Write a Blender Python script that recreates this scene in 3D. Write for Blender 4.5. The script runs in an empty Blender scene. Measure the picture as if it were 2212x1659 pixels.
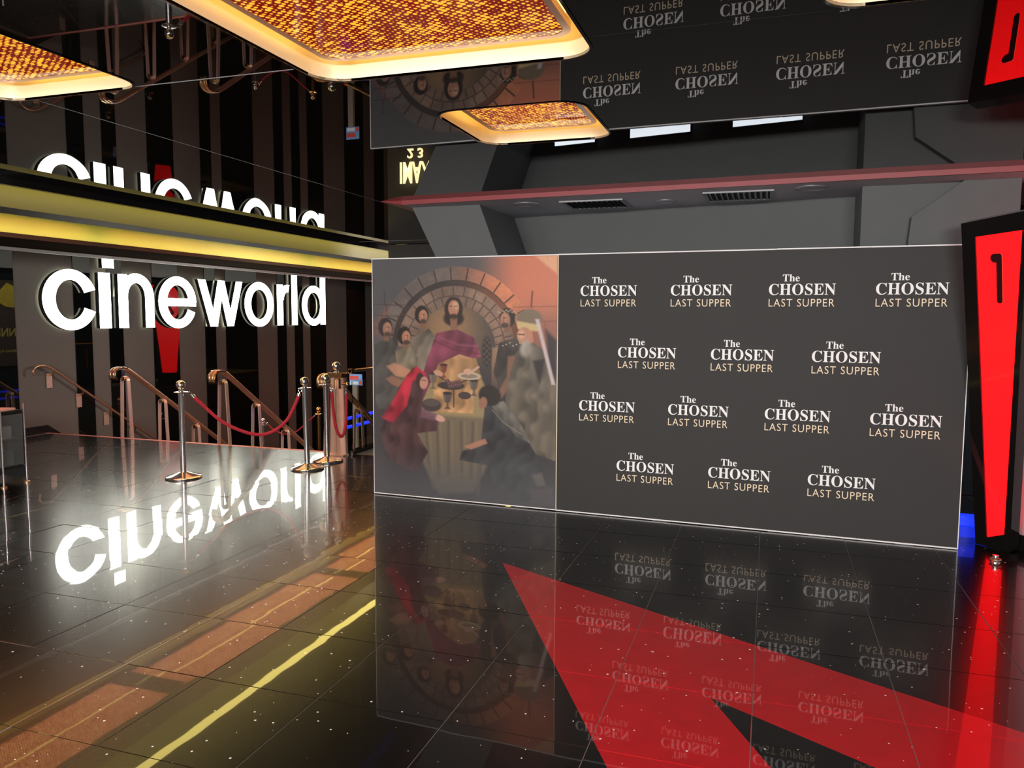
import bpy, bmesh, math, random
import numpy as np
from mathutils import Vector, Matrix
from mathutils.geometry import tessellate_polygon
random.seed(7)
S = bpy.context.scene
COL = bpy.context.collection
PI = math.pi

# ------------------------------------------------------------------ camera
EYE = Vector((0, 0, 1.665))
f_px, pitch, roll, yaw = 1679.98, .0875, .0049, .3187
fw0 = Vector((-math.sin(yaw), math.cos(yaw), 0)); rt0 = Vector((math.cos(yaw), math.sin(yaw), 0)); up0 = Vector((0, 0, 1))
FW = fw0*math.cos(pitch)-up0*math.sin(pitch); up1 = up0*math.cos(pitch)+fw0*math.sin(pitch)
RT = rt0*math.cos(roll)+up1*math.sin(roll); UP = up1*math.cos(roll)-rt0*math.sin(roll)
cam = bpy.data.cameras.new('camera'); camo = bpy.data.objects.new('camera', cam); COL.objects.link(camo)
M = Matrix((RT, UP, -FW)).transposed().to_4x4(); M.translation = EYE
camo.matrix_world = M
cam.sensor_width = 36; cam.lens = f_px/2212*36; cam.clip_start = .05; cam.clip_end = 200
S.camera = camo
# ------------------------------------------------------------------ world, light, exposure
W = bpy.data.worlds.new('world'); S.world = W; W.use_nodes = True
W.node_tree.nodes['Background'].inputs[0].default_value = (.8, .85, 1, 1)
W.node_tree.nodes['Background'].inputs[1].default_value = .02
S.view_settings.view_transform = 'Standard'; S.view_settings.look = 'None'
S.view_settings.exposure = 0; S.view_settings.gamma = 1; S.view_settings.use_curve_mapping = False
S.cycles.max_bounces = 10; S.cycles.glossy_bounces = 7; S.cycles.diffuse_bounces = 3
S.cycles.sample_clamp_indirect = 6; S.cycles.caustics_reflective = True

def area(name, loc, target, size, energy, color=(1, 1, 1), sy=None):
    l = bpy.data.lights.new(name, 'AREA'); l.energy = energy; l.color = color; l.size = size
    if sy: l.shape = 'RECTANGLE'; l.size_y = sy
    o = bpy.data.objects.new(name, l); COL.objects.link(o); o.location = loc
    o.rotation_euler = (Vector(target)-Vector(loc)).to_track_quat('-Z', 'Y').to_euler()
    return o
# lobby lighting behind and beside the photographer
area('lobby_light', (-2.6, -2.4, 2.45), (-2.4, 6.3, .9), 2.2, 410, (1, .96, .93), .9)
area('lobby_light', (1.2, -2.4, 2.45), (0.2, 6.3, .9), 2.2, 410, (1, .96, .93), .9)
area('lobby_light', (-5.0, -2.2, 2.5), (-6, 6, .3), 1.6, 120, (1, .93, .86), .5)
area('stair_fill', (-4.2, 10.9, 2.2), (-8.3, 9.4, -.3), 1.0, 110, (1, .9, .84), .8)  # added fill lamp, unseen behind the board, to brighten stairs and rails

# ------------------------------------------------------------------ materials
MATS = {}
def new_mat(name):
    m = bpy.data.materials.new(name); m.use_nodes = True; MATS[name] = m
    return m, m.node_tree, m.node_tree.nodes['Principled BSDF']
def mat(name, col, rough=.5, metal=0, coat=0, crough=.03, emit=None, es=0, vary=.12, scale=6., bump=0, ior=1.5, trans=0, rvary=.0):
    m, nt, b = new_mat(name)
    c = (*col, 1)
    b.inputs['Base Color'].default_value = c; b.inputs['Roughness'].default_value = rough
    b.inputs['Metallic'].default_value = metal; b.inputs['IOR'].default_value = ior
    b.inputs['Coat Weight'].default_value = coat; b.inputs['Coat Roughness'].default_value = crough
    b.inputs['Transmission Weight'].default_value = trans
    tc = nt.nodes.new('ShaderNodeTexCoord'); n = nt.nodes.new('ShaderNodeTexNoise'); n.inputs['Scale'].default_value = scale
    n.inputs['Detail'].default_value = 4; nt.links.new(tc.outputs['Object'], n.inputs['Vector'])
    if vary:
        mr = nt.nodes.new('ShaderNodeMapRange'); mr.inputs[3].default_value = 1-vary; mr.inputs[4].default_value = 1+vary
        nt.links.new(n.outputs['Fac'], mr.inputs[0])
        mx = nt.nodes.new('ShaderNodeVectorMath'); mx.operation = 'SCALE'; mx.inputs[0].default_value = col
        nt.links.new(mr.outputs[0], mx.inputs['Scale']); nt.links.new(mx.outputs[0], b.inputs['Base Color'])
    if rvary:
        mr = nt.nodes.new('ShaderNodeMapRange'); mr.inputs[3].default_value = max(0, rough-rvary); mr.inputs[4].default_value = rough+rvary
        nt.links.new(n.outputs['Fac'], mr.inputs[0]); nt.links.new(mr.outputs[0], b.inputs['Roughness'])
    if bump:
        bp = nt.nodes.new('ShaderNodeBump'); bp.inputs['Strength'].default_value = bump; bp.inputs['Distance'].default_value = .01
        nt.links.new(n.outputs['Fac'], bp.inputs['Height']); nt.links.new(bp.outputs[0], b.inputs['Normal'])
    if emit:
        b.inputs['Emission Color'].default_value = (*emit, 1); b.inputs['Emission Strength'].default_value = es
    return m

def tile_mat(name, col, sparkle=True, grain=0, base_rough=.3, haze=.5, spec=1.0):
    """polished agglomerate tile: sharp coat over a hazier body, mirror chips in it"""
    m, nt, b = new_mat(name)
    L = nt.links
    geo = nt.nodes.new('ShaderNodeNewGeometry')
    b.inputs['Roughness'].default_value = base_rough; b.inputs['Specular IOR Level'].default_value = haze
    b.inputs['Coat Weight'].default_value = .62; b.inputs['Coat Roughness'].default_value = .018; b.inputs['Coat IOR'].default_value = 1.5
    n = nt.nodes.new('ShaderNodeTexNoise'); n.inputs['Scale'].default_value = 40 if grain else 9; n.inputs['Detail'].default_value = 6
    L.new(geo.outputs['Position'], n.inputs['Vector'])
    mr = nt.nodes.new('ShaderNodeMapRange'); v = .45 if grain else .2
    mr.inputs[3].default_value = 1-v; mr.inputs[4].default_value = 1+v
    L.new(n.outputs['Fac'], mr.inputs[0])
    sc = nt.nodes.new('ShaderNodeVectorMath'); sc.operation = 'SCALE'; sc.inputs[0].default_value = col; L.new(mr.outputs[0], sc.inputs['Scale'])
    out = sc.outputs[0]
    if sparkle:
        vo = nt.nodes.new('ShaderNodeTexVoronoi'); vo.inputs['Scale'].default_value = 24; vo.inputs['Randomness'].default_value = 1
        L.new(geo.outputs['Position'], vo.inputs['Vector'])
        th = nt.nodes.new('ShaderNodeMath'); th.operation = 'LESS_THAN'
        sx = nt.nodes.new('ShaderNodeSeparateColor'); L.new(vo.outputs['Color'], sx.inputs[0])
        pw = nt.nodes.new('ShaderNodeMath'); pw.operation = 'POWER'; pw.inputs[1].default_value = 2.5; L.new(sx.outputs[0], pw.inputs[0])
        ml = nt.nodes.new('ShaderNodeMath'); ml.operation = 'MULTIPLY'; ml.inputs[1].default_value = .135; L.new(pw.outputs[0], ml.inputs[0])
        L.new(vo.outputs['Distance'], th.inputs[0]); L.new(ml.outputs[0], th.inputs[1])
        mx = nt.nodes.new('ShaderNodeMix'); mx.data_type = 'RGBA'; L.new(th.outputs[0], mx.inputs[0])
        L.new(out, mx.inputs[6]); mx.inputs[7].default_value = (1, 1, .98, 1)
        L.new(mx.outputs[2], b.inputs['Base Color'])
        fr = nt.nodes.new('ShaderNodeMix'); fr.data_type = 'FLOAT'; L.new(th.outputs[0], fr.inputs[0])
        fr.inputs[2].default_value = base_rough; fr.inputs[3].default_value = .6; L.new(fr.outputs[0], b.inputs['Roughness'])
    else:
        L.new(out, b.inputs['Base Color'])
    wn = nt.nodes.new('ShaderNodeTexNoise'); wn.inputs['Scale'].default_value = 2.2; wn.inputs['Detail'].default_value = 2
    L.new(geo.outputs['Position'], wn.inputs['Vector'])
    bp = nt.nodes.new('ShaderNodeBump'); bp.inputs['Strength'].default_value = .12; bp.inputs['Distance'].default_value = .004
    L.new(wn.outputs['Fac'], bp.inputs['Height']); L.new(bp.outputs[0], b.inputs['Normal']); L.new(bp.outputs[0], b.inputs['Coat Normal'])
    return m

black_tile = tile_mat('black sparkle tile', (.0035, .0033, .0031), base_rough=.24, haze=.55)
red_tile = tile_mat('red tile', (.50, .009, .014), haze=.35)
grout = mat('grout', (.24, .20, .18), .8)
steel_strip = mat('steel strip', (.55, .5, .48), .3, 1)
def gloss_black(name, col=(.006, .006, .006), rough=.015, wave=.05, wscale=1.2, ior=1.5):
    m, nt, b = new_mat(name)
    b.inputs['Base Color'].default_value = (*col, 1); b.inputs['Roughness'].default_value = rough; b.inputs['IOR'].default_value = ior
    geo = nt.nodes.new('ShaderNodeNewGeometry'); wn = nt.nodes.new('ShaderNodeTexNoise'); wn.inputs['Scale'].default_value = wscale; wn.inputs['Detail'].default_value = 1
    nt.links.new(geo.outputs['Position'], wn.inputs['Vector'])
    bp = nt.nodes.new('ShaderNodeBump'); bp.inputs['Strength'].default_value = wave; bp.inputs['Distance'].default_value = .01
    nt.links.new(wn.outputs['Fac'], bp.inputs['Height']); nt.links.new(bp.outputs[0], b.inputs['Normal'])
    return m
ceil_gloss = gloss_black('mirror gloss ceiling panel', (.008, .0075, .006), .01, .10, .9, 1.42)
wall_gloss = gloss_black('black glass strip', (.004, .005, .005), .02, .05, 1.5, 1.85)
sign_black = gloss_black('gloss black laminate', (.008, .007, .007), .06, 0)
grey_paint = mat('taupe matt wall paint', (.15, .138, .12), .75, vary=.06)
bay_paint = mat('grey wall paint', (.105, .11, .112), .8, vary=.06)
soffit_paint = mat('grey soffit paint', (.42, .40, .42), .8, vary=.08)
dark_paint = mat('dark paint', (.03, .028, .027), .8)
olive_dark = mat('olive satin paint', (.080, .075, .052), .7, vary=.08, scale=3)
olive_paint = mat('gold satin paint', (.50, .56, .22), .55, vary=.08, scale=3)
pale_edge = mat('pale grey edge', (.42, .4, .38), .5)
taupe_dark = mat('dark taupe fascia', (.045, .041, .036), .7)
fascia_dark = mat('dark brown fascia', (.06, .05, .04), 1.0, ior=1.01)
red_edge = mat('red edge trim', (.27, .04, .045), .5)
red_deep = mat('dark red fascia', (.22, .01, .015), .5)
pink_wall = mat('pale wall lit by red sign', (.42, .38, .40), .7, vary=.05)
board_black = mat('printed black board', (.030, .0285, .0285), .7, vary=.06)
print_white = mat('white print', (.95, .94, .93), .6, vary=.02)
print_cream = mat('cream print', (.93, .76, .54), .6, vary=.05)
foam_edge = mat('white foamboard edge', (.9, .88, .88), .6, vary=.03)
chrome = mat('chrome', (.85, .82, .83), .13, .93, vary=.05)
brass = mat('brass', (.78, .5, .24), .2, 1, vary=.12, rvary=.08)
old_brass = mat('worn bronze rail', (.56, .37, .24), .3, .8, vary=.15, rvary=.08)
copper = mat('brushed copper bar', (.86, .58, .48), .36, .55, vary=.12, scale=14, rvary=.08)
rope_red = mat('red braided rope', (.5, .018, .04), .75, vary=.25, scale=60, bump=.4)
glass_m = mat('clear glass', (.85, .95, .92), .0, trans=1, vary=0, ior=1.45)
skirt_m = mat('black skirting', (.012, .012, .013), .25)
vent_m = mat('grey vent metal', (.2, .2, .21), .4, .3)
vent_dark = mat('dark duct', (.008, .008, .008), .9)
white_lamp = mat('white lamp diffuser', (.9, .9, .9), .5, emit=(.86, .92, 1), es=3.0, vary=0)
letter_face = mat('lit white acrylic', (.9, .9, .85), .4, emit=(1, 1, .88), es=10, vary=0)
letter_side = mat('dark letter return', (.01, .01, .01), .5)
letter_halo = mat('letter halo led', (.9, .9, .8), .5, emit=(1, 1, .78), es=1.6, vary=0)
red_lit = mat('lit red acrylic', (.7, .01, .01), .25, emit=(1, .003, .005), es=2.4, vary=0, coat=.5)
glyph_m = mat('dark number', (.03, .002, .004), .4)
glyph_edge = mat('lit number edge', (.6, .05, .02), .4, emit=(1, .06, .02), es=1.2, vary=0)
blue_lit = mat('blue led', (.02, .02, .3), .4, emit=(.01, .04, 1), es=1.2, vary=0)
cove_led = mat('cove led strip', (.9, .8, .3), .5, emit=(1, .93, .22), es=9.5, vary=0)
cove_led2 = mat('yellow led diffuser', (.9, .8, .3), .5, emit=(1, .80, .20), es=8.0, vary=0)
brass_band = mat('brushed gold band', (.92, .80, .56), .38, .2, vary=.06, scale=3)
amber_led = mat('amber led strip', (.9, .7, .2), .5, emit=(1, .62, .15), es=3.3, vary=0)
rim_m = mat('rose gold rim', (.72, .5, .4), .3, .6, vary=.05)
imax_face = mat('warm lit letter', (.9, .8, .5), .4, emit=(1, .82, .42), es=3, vary=0)
imax_glow = mat('letter back glow', (.9, .9, .5), .4, emit=(.9, 1, .35), es=3, vary=0)
clear_plastic = mat('clear acrylic side', (.6, .65, .7), .05, trans=.9, vary=0, ior=1.3)
rack_black = mat('black rack shelf', (.012, .013, .014), .35)
paper_w = mat('white paper', (.75, .72, .7), .7, vary=.05)
paper_r = mat('red leaflet', (.5, .06, .05), .6, vary=.4, scale=30)
paper_p = mat('pink leaflet', (.75, .45, .42), .6, vary=.3, scale=30)
bin_grey = mat('grey plastic bin', (.1, .12, .13), .35, vary=.3, scale=12)
stair_m = mat('dark stair stone', (.012, .012, .012), .3)
nosing_m = mat('copper nosing', (.9, .32, .28), .5, .2)

def led_mat(name='perforated led mesh', es=1.25, hi=(1, .50, .035, 1), mid=(.55, .06, .004, 1), lo=(.13, .006, .002, 1)):
    m, nt, b = new_mat(name); L = nt.links
    tc = nt.nodes.new('ShaderNodeTexCoord'); mp = nt.nodes.new('ShaderNodeMapping')
    mp.inputs['Rotation'].default_value = (0, 0, .6); mp.inputs['Scale'].default_value = (45, 45, 1)
    L.new(tc.outputs['Object'], mp.inputs[0])
    vo = nt.nodes.new('ShaderNodeTexVoronoi'); vo.voronoi_dimensions = '2D'; vo.inputs['Scale'].default_value = 1; vo.inputs['Randomness'].default_value = .22
    L.new(mp.outputs[0], vo.inputs['Vector'])
    sx = nt.nodes.new('ShaderNodeSeparateColor'); L.new(vo.outputs['Color'], sx.inputs[0])
    n = nt.nodes.new('ShaderNodeTexNoise'); n.inputs['Scale'].default_value = 9; L.new(tc.outputs['Object'], n.inputs['Vector'])
    a = nt.nodes.new('ShaderNodeMath'); a.operation = 'MULTIPLY_ADD'; a.inputs[1].default_value = .36; a.inputs[2].default_value = -.09; L.new(sx.outputs[0], a.inputs[0])
    a2 = nt.nodes.new('ShaderNodeMath'); a2.operation = 'MULTIPLY_ADD'; a2.inputs[1].default_value = .42; L.new(n.outputs['Fac'], a2.inputs[0]); L.new(a.outputs[0], a2.inputs[2])
    d = nt.nodes.new('ShaderNodeMath'); d.operation = 'SUBTRACT'; L.new(a2.outputs[0], d.inputs[0]); L.new(vo.outputs['Distance'], d.inputs[1])
    r = nt.nodes.new('ShaderNodeMapRange'); r.inputs[1].default_value = -.10; r.inputs[2].default_value = .08; L.new(d.outputs[0], r.inputs[0])
    cr = nt.nodes.new('ShaderNodeValToRGB'); e = cr.color_ramp.elements
    e[0].position = 0; e[0].color = lo; e[1].position = 1; e[1].color = hi
    k = e.new(.45); k.color = mid
    L.new(r.outputs[0], cr.inputs[0]); L.new(cr.outputs[0], b.inputs['Emission Color']); b.inputs['Emission Strength'].default_value = es
    b.inputs['Base Color'].default_value = (.05, .01, .01, 1); b.inputs['Roughness'].default_value = .08
    return m
led_mesh = led_mat()
led_strip_mesh = led_mat('perforated led strip mesh', 3.4, (1, .42, .17, 1), (.8, .18, .06, 1), (.45, .09, .04, 1)); _b = led_strip_mesh.node_tree.nodes['Principled BSDF']; _b.inputs['Coat Weight'].default_value = 1; _b.inputs['Coat Roughness'].default_value = .02; _b.inputs['Coat IOR'].default_value = 1.6

# ------------------------------------------------------------------ mesh helpers
class MB:
    def __init__(s): s.v = []; s.f = []; s.m = []; s.mats = []; s.smooth = []
    def mi(s, m):
        if m not in s.mats: s.mats.append(m)
        return s.mats.index(m)
    def face(s, pts, m, smooth=False):
        i = len(s.v); s.v += [tuple(p) for p in pts]; s.f.append(tuple(range(i, i+len(pts)))); s.m.append(s.mi(m)); s.smooth.append(smooth)
    def add(s, vs, fs, m, smooth=False):
        i = len(s.v); s.v += [tuple(p) for p in vs]; k = s.mi(m)
        for f in fs: s.f.append(tuple(a+i for a in f)); s.m.append(k); s.smooth.append(smooth)
    def box(s, a, b, m, bev=0):
        x0, y0, z0 = a; x1, y1, z1 = b
        v = [(x0, y0, z0), (x1, y0, z0), (x1, y1, z0), (x0, y1, z0), (x0, y0, z1), (x1, y0, z1), (x1, y1, z1), (x0, y1, z1)]
        s.add(v, [(3, 2, 1, 0), (4, 5, 6, 7), (0, 1, 5, 4), (1, 2, 6, 5), (2, 3, 7, 6), (3, 0, 4, 7)], m)
    def prism(s, poly, vec, m, m_side=None, m_back=None):
        n = len(poly); P = [Vector(p) for p in poly]; V = Vector(vec)
        tr = tessellate_polygon([P])
        nn = Vector((0, 0, 0))
        for i in range(n): nn += P[i].cross(P[(i+1) % n])
        flip = nn.dot(V) > 0
        for t in tr:
            t = list(t)
            tn = (P[t[1]]-P[t[0]]).cross(P[t[2]]-P[t[0]])
            if tn.dot(V) > 0: t.reverse()
            s.face([P[i] for i in t], m); s.face([P[i]+V for i in reversed(t)], m_back or m)
        for i in range(n):
            a, b = P[i], P[(i+1) % n]
            q = [a, a+V, b+V, b] if not flip else [b, b+V, a+V, a]
            s.face(q, m_side or m)
    def tube(s, path, r, m, seg=12, caps=True, sx=1., up=(0, 0, 1)):
        P = [Vector(p) for p in path]; n = len(P); vs = []; fs = []
        prev = None
        for i in range(n):
            t = (P[min(i+1, n-1)]-P[max(i-1, 0)]).normalized()
            if prev is None:
                u = Vector(up)
                if abs(t.dot(u)) > .95: u = Vector((1, 0, 0))
                a = t.cross(u).normalized()
            else:
                a = (prev-t*prev.dot(t)).normalized()
            prev = a; b = t.cross(a)
            rr = r[i] if isinstance(r, (list, tuple)) else r
            for k in range(seg):
                an = 2*PI*k/seg; vs.append(P[i]+a*math.cos(an)*rr*sx+b*math.sin(an)*rr)
        for i in range(n-1):
            for k in range(seg):
                k2 = (k+1) % seg; fs.append((i*seg+k, i*seg+k2, (i+1)*seg+k2, (i+1)*seg+k))
        if caps: fs.append(tuple(reversed(range(seg)))); fs.append(tuple((n-1)*seg+k for k in range(seg)))
        s.add(vs, fs, m, True)
    def strip(s, path, w, t, m, wdir):
        """flat bar: width w along wdir, thickness t in the plane of the path"""
        P = [Vector(p) for p in path]; Wd = Vector(wdir).normalized(); vs = []; fs = []; n = len(P)
        for i in range(n):
            tt = (P[min(i+1, n-1)]-P[max(i-1, 0)]).normalized(); nn = tt.cross(Wd).normalized()
            for a, b in ((-1, -1), (1, -1), (1, 1), (-1, 1)): vs.append(P[i]+Wd*a*w/2+nn*b*t/2)
        for i in range(n-1):
            for k in range(4):
                k2 = (k+1) % 4; fs.append((i*4+k, i*4+k2, (i+1)*4+k2, (i+1)*4+k))
        fs.append((3, 2, 1, 0)); fs.append(tuple((n-1)*4+k for k in range(4)))
        s.add(vs, fs, m)
    def lathe(s, prof, c, m, seg=32, ax=None):
        vs = []; fs = []; n = len(prof); c = Vector(c)
        for r, z in prof:
            for k in range(seg):
                an = 2*PI*k/seg; vs.append(c+Vector((r*math.cos(an), r*math.sin(an), z)))
        for i in range(n-1):
            for k in range(seg):
                k2 = (k+1) % seg; fs.append((i*seg+k, i*seg+k2, (i+1)*seg+k2, (i+1)*seg+k))
        if prof[0][0] > 1e-5: fs.append(tuple(reversed(range(seg))))
        if prof[-1][0] > 1e-5: fs.append(tuple((n-1)*seg+k for k in range(seg)))
        s.add(vs, fs, m, True)
    def sphere(s, c, r, m, seg=20, rings=12):
        s.lathe([(max(1e-6, r*math.sin(PI*i/rings)), -r*math.cos(PI*i/rings)) for i in range(rings+1)], c, m, seg)
    def build(s, name, parent=None, loc=None, fix=False):
        me = bpy.data.meshes.new(name)
        off = Vector(loc) if loc else Vector((0, 0, 0))
        me.from_pydata([Vector(v)-off for v in s.v], [], s.f)
        for m in s.mats: me.materials.append(m)
        me.polygons.foreach_set('material_index', s.m); me.polygons.foreach_set('use_smooth', s.smooth)
        if any(s.smooth) or fix:
            bm = bmesh.new(); bm.from_mesh(me); bmesh.ops.remove_doubles(bm, verts=bm.verts, dist=1e-5)
            bmesh.ops.recalc_face_normals(bm, faces=bm.faces); bm.to_mesh(me); bm.free()
            try: me.set_sharp_from_angle(angle=math.radians(38))
            except Exception: pass
        me.update()
        o = bpy.data.objects.new(name, me); COL.objects.link(o)
        if parent: o.parent = parent; o.matrix_parent_inverse = Matrix.Translation(parent.location).inverted() if loc is None else Matrix()
        if loc:
            o.location = off - (parent.location if parent else Vector((0, 0, 0)))
        return o
def tag(o, label=None, cat=None, group=None, kind=None):
    if label: o['label'] = label
    if cat: o['category'] = cat
    if group: o['group'] = group
    if kind: o['kind'] = kind
    return o
def empty(name, loc=(0, 0, 0)):
    o = bpy.data.objects.new(name, None); COL.objects.link(o); o.location = loc; o.empty_display_size = .1
    return o
def thing(name, label, cat, loc=(0, 0, 0), group=None): return tag(empty(name, loc), label, cat, group)
def copy_tree(o, parent=None):
    c = o.copy(); COL.objects.link(c); c.parent = parent
    for ch in o.children: copy_tree(ch, c)
    return c
def arc(c, r, a0, a1, n, ux=(1, 0, 0), uz=(0, 0, 1)):
    c = Vector(c); ux = Vector(ux); uz = Vector(uz)
    return [c+ux*r*math.cos(a0+(a1-a0)*i/n)+uz*r*math.sin(a0+(a1-a0)*i/n) for i in range(n+1)]
def smooth_path(P, n=6):
    P = [Vector(p) for p in P]; out = []
    for i in range(len(P)-1):
        p0 = P[max(i-1, 0)]; p1 = P[i]; p2 = P[i+1]; p3 = P[min(i+2, len(P)-1)]
        for k in range(n):
            t = k/n; out.append(.5*((2*p1)+(p2-p0)*t+(2*p0-5*p1+4*p2-p3)*t*t+(3*p1-p0-3*p2+p3)*t**3))
    out.append(P[-1]); return out

H = 2.667
XW = -9.6
YE = 8.22          # edge of the upper floor, top of the stairs
# ================================================================== FLOOR
floor = tag(empty('floor'), kind='structure')
b = MB(); b.box((-9.6, -3.2, -.3), (3.9, YE-.03, -.0022), grout); b.box((-4.72, YE-.03, -.3), (3.9, 20, -.0022), grout)
b.build('subfloor', floor)
CX0, RY0, T = -1.218, 2.827, .6
xs = [-2.418+T*i for i in range(11)]            # columns right of the brown row
xl = [-2.868-T*i for i in range(12)]            # columns left of it
cols = [(xs[i], xs[i+1], 'k') for i in range(10)] + [(-2.860, -2.418, 'k')] + [(max(xl[i+1], -9.6), xl[i], 'k') for i in range(11) if xl[i] > -9.6]
A0, A1 = Vector((-1.668, 4.865)), Vector((-.518, 2.717)); C1 = Vector((1.026, 3.50))
Nn, N1, N2 = Vector((-.193, 3.386)), Vector((.058, 2.912)), Vector((.427, 3.038))
def side(p, a, b): return (b.x-a.x)*(p.y-a.y)-(b.y-a.y)*(p.x-a.x)
def is_red(p):
    if side(p, A0, A1) < 0 or side(p, A0, C1) > 0: return False
    if side(p, Nn, N1) < 0 and side(p, Nn, N2) > 0: return False
    return p.y > -1
def is_red2(p):
    inw = side(p, A0, A1) > 0 and side(p, A0, C1) < 0
    notch = side(p, Nn, N1) > 0 and side(p, Nn, N2) < 0
    return inw and not notch
def tile(x0, x1, y0, y1, kind):
    g = .0016
    x0 += g; x1 -= g; y0 += g; y1 -= g
    cx, cy = (x0+x1)/2, (y0+y1)/2
    bm = bmesh.new(); e = .0012
    vs = [bm.verts.new((x-cx, y-cy, 0)) for x, y in ((x0+e, y0+e), (x1-e, y0+e), (x1-e, y1-e), (x0+e, y1-e))]
    lo = [bm.verts.new((x-cx, y-cy, -.0010)) for x, y in ((x0, y0), (x1, y0), (x1, y1), (x0, y1))]
    bt = [bm.verts.new((x-cx, y-cy, -.010)) for x, y in ((x0, y0), (x1, y0), (x1, y1), (x0, y1))]
    bm.faces.new(vs)
    for i in range(4):
        j = (i+1) % 4; bm.faces.new((vs[j], vs[i], lo[i], lo[j])); bm.faces.new((lo[j], lo[i], bt[i], bt[j]))
    corners = [Vector(c) for c in ((x0, y0), (x1, y0), (x1, y1), (x0, y1))]
    cut = kind == 'k' and y0 < 5 and x1 > -1.8
    if cut:
        for a, c in ((A0, A1), (A0, C1), (Nn, N1), (Nn, N2)):
            sg = [side(p, a, c) for p in corners]
            if min(sg) < 0 < max(sg):
                d = (c-a).normalized()
                bmesh.ops.bisect_plane(bm, geom=bm.verts[:]+bm.edges[:]+bm.faces[:], plane_co=(a.x-cx, a.y-cy, 0), plane_no=(-d.y, d.x, 0))
    me = bpy.data.meshes.new('floor_tile')
    for f in bm.faces:
        c = f.calc_center_median(); p = Vector((c.x+cx, c.y+cy))
        f.material_index = 1 if (cut and is_red2(p)) else 0
    bm.normal_update(); bm.to_mesh(me); bm.free()
    me.materials.append(black_tile)
    me.materials.append(red_tile)
    o = bpy.data.objects.new('floor_tile', me); COL.objects.link(o); o.parent = floor; o.location = (cx, cy, 0)
    amp = .0007 if kind == 'k' and cx > -2.4 else .0016
    o.rotation_euler = (random.gauss(0, amp), random.gauss(0, amp), 0)
rows = [RY0+T*j for j in range(-1, 10)]
for x0, x1, k in cols:
    for j, y0 in enumerate(rows[:-1]):
        y1 = y0+T
        if y0 >= YE-.05: continue
        if y1 > YE-.05: y1 = YE-.05
        if y1-y0 < .1: continue
        if x0 > 2.4 and y0 > 5.5: continue
        tile(x0, x1, y0, y1, k)
# the part of the floor behind and below the picture: one slab of the same tiling
b = MB()
for x0, x1, k in cols:
    for j in range(-9, -1):
        y0 = RY0+T*j; g = .0016
        b.face([(x0+g, y0+g, 0), (x1-g, y0+g, 0), (x1-g, y0+T-g, 0), (x0+g, y0+T-g, 0)], black_tile)
for i in range(-3, 14):
    for j in range(9, 26):
        x0 = -2.418+T*i; y0 = RY0+T*j; g = .0016
        if x0 < -4.5: continue
        if y0 < YE-.06: y0b = YE-.05+g
        else: y0b = y0
        b.face([(x0+g, y0b+g, 0), (x0+T-g, y0b+g, 0), (x0+T-g, y0+T-g, 0), (x0+g, y0+T-g, 0)], black_tile)
o = b.build('far_tiles', floor); tag(o, kind='stuff')
# steel joint strip beside the brown row
b = MB()
b.box((-2.868, RY0-T, -.004), (-2.865, YE-.05, .0006), steel_strip); b.box((-2.8625, RY0-T, -.004), (-2.8598, YE-.05, .0006), steel_strip)
b.build('joint_strip', floor)
# nosing at the stair head
b = MB(); b.box((-9.56, YE-.046, -.02), (-4.9, YE, .004), nosing_m); b.box((-9.56, YE-.01, -.06), (-4.9, YE+.004, .004), nosing_m)
b.build('stair_nosing', floor)

# ------------------------------------------------------------------ stairs and the lower hall
st = tag(empty('stairs'), kind='structure')
for i in range(11):
    b = MB(); z1 = -.17*(i+1); y0 = YE+.25*i
    b.box((XW, y0, z1-.3), (-4.78, y0+.26, z1), stair_m); b.box((XW+.05, y0+.215, z1), (-4.82, y0+.26, z1+.004), nosing_m)
    b.build('step', st)
b = MB(); b.box((XW, YE+2.75, -2.2), (-4.78, 21, -1.98), stair_m); tag(b.build('floor_lower'), kind='structure')
b = MB(); b.box((-4.80, YE, -2.2), (-4.66, 20.5, -.005), dark_paint); tag(b.build('wall_stairwell'), kind='structure')

# ================================================================== LEFT WALL WITH BLACK GLASS STRIPS
wl = tag(empty('wall_left'), kind='structure')
b = MB(); b.box((XW-.2, -3.2, -2.2), (XW, 21, 3.1), grey_paint); b.build('wall_paint', wl)
for y0, y1 in ((6.4, 7.83), (8.77, 9.07), (9.39, 9.66), (10.29, 10.87), (11.53, 11.81), (12.09, 13.02), (13.69, 14.0), (14.3, 14.6), (14.9, 15.52), (16.45, 17.35), (17.9, 18.4), (19, 19.7), (3.5, 4.4), (1.5, 2.2)):
    b = MB(); b.box((XW, y0, -2.0), (XW+.012, y1, 3.0), wall_gloss); b.build('glass_strip', wl)
b = MB(); b.box((XW, -3.2, 0), (XW+.025, YE+.02, .105), skirt_m)
b.prism([(XW, YE+.02, .105), (XW, YE+.02, -.02), (XW, 11.0, -1.95), (XW, 11.0, -1.82)], (.025, 0, 0), skirt_m)
tag(b.build('baseboard_left'), kind='structure')
b = MB(); b.box((-9.6, 20.9, -2.2), (4, 21.1, 3.1), dark_paint); tag(b.build('wall_far'), kind='structure')

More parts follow.
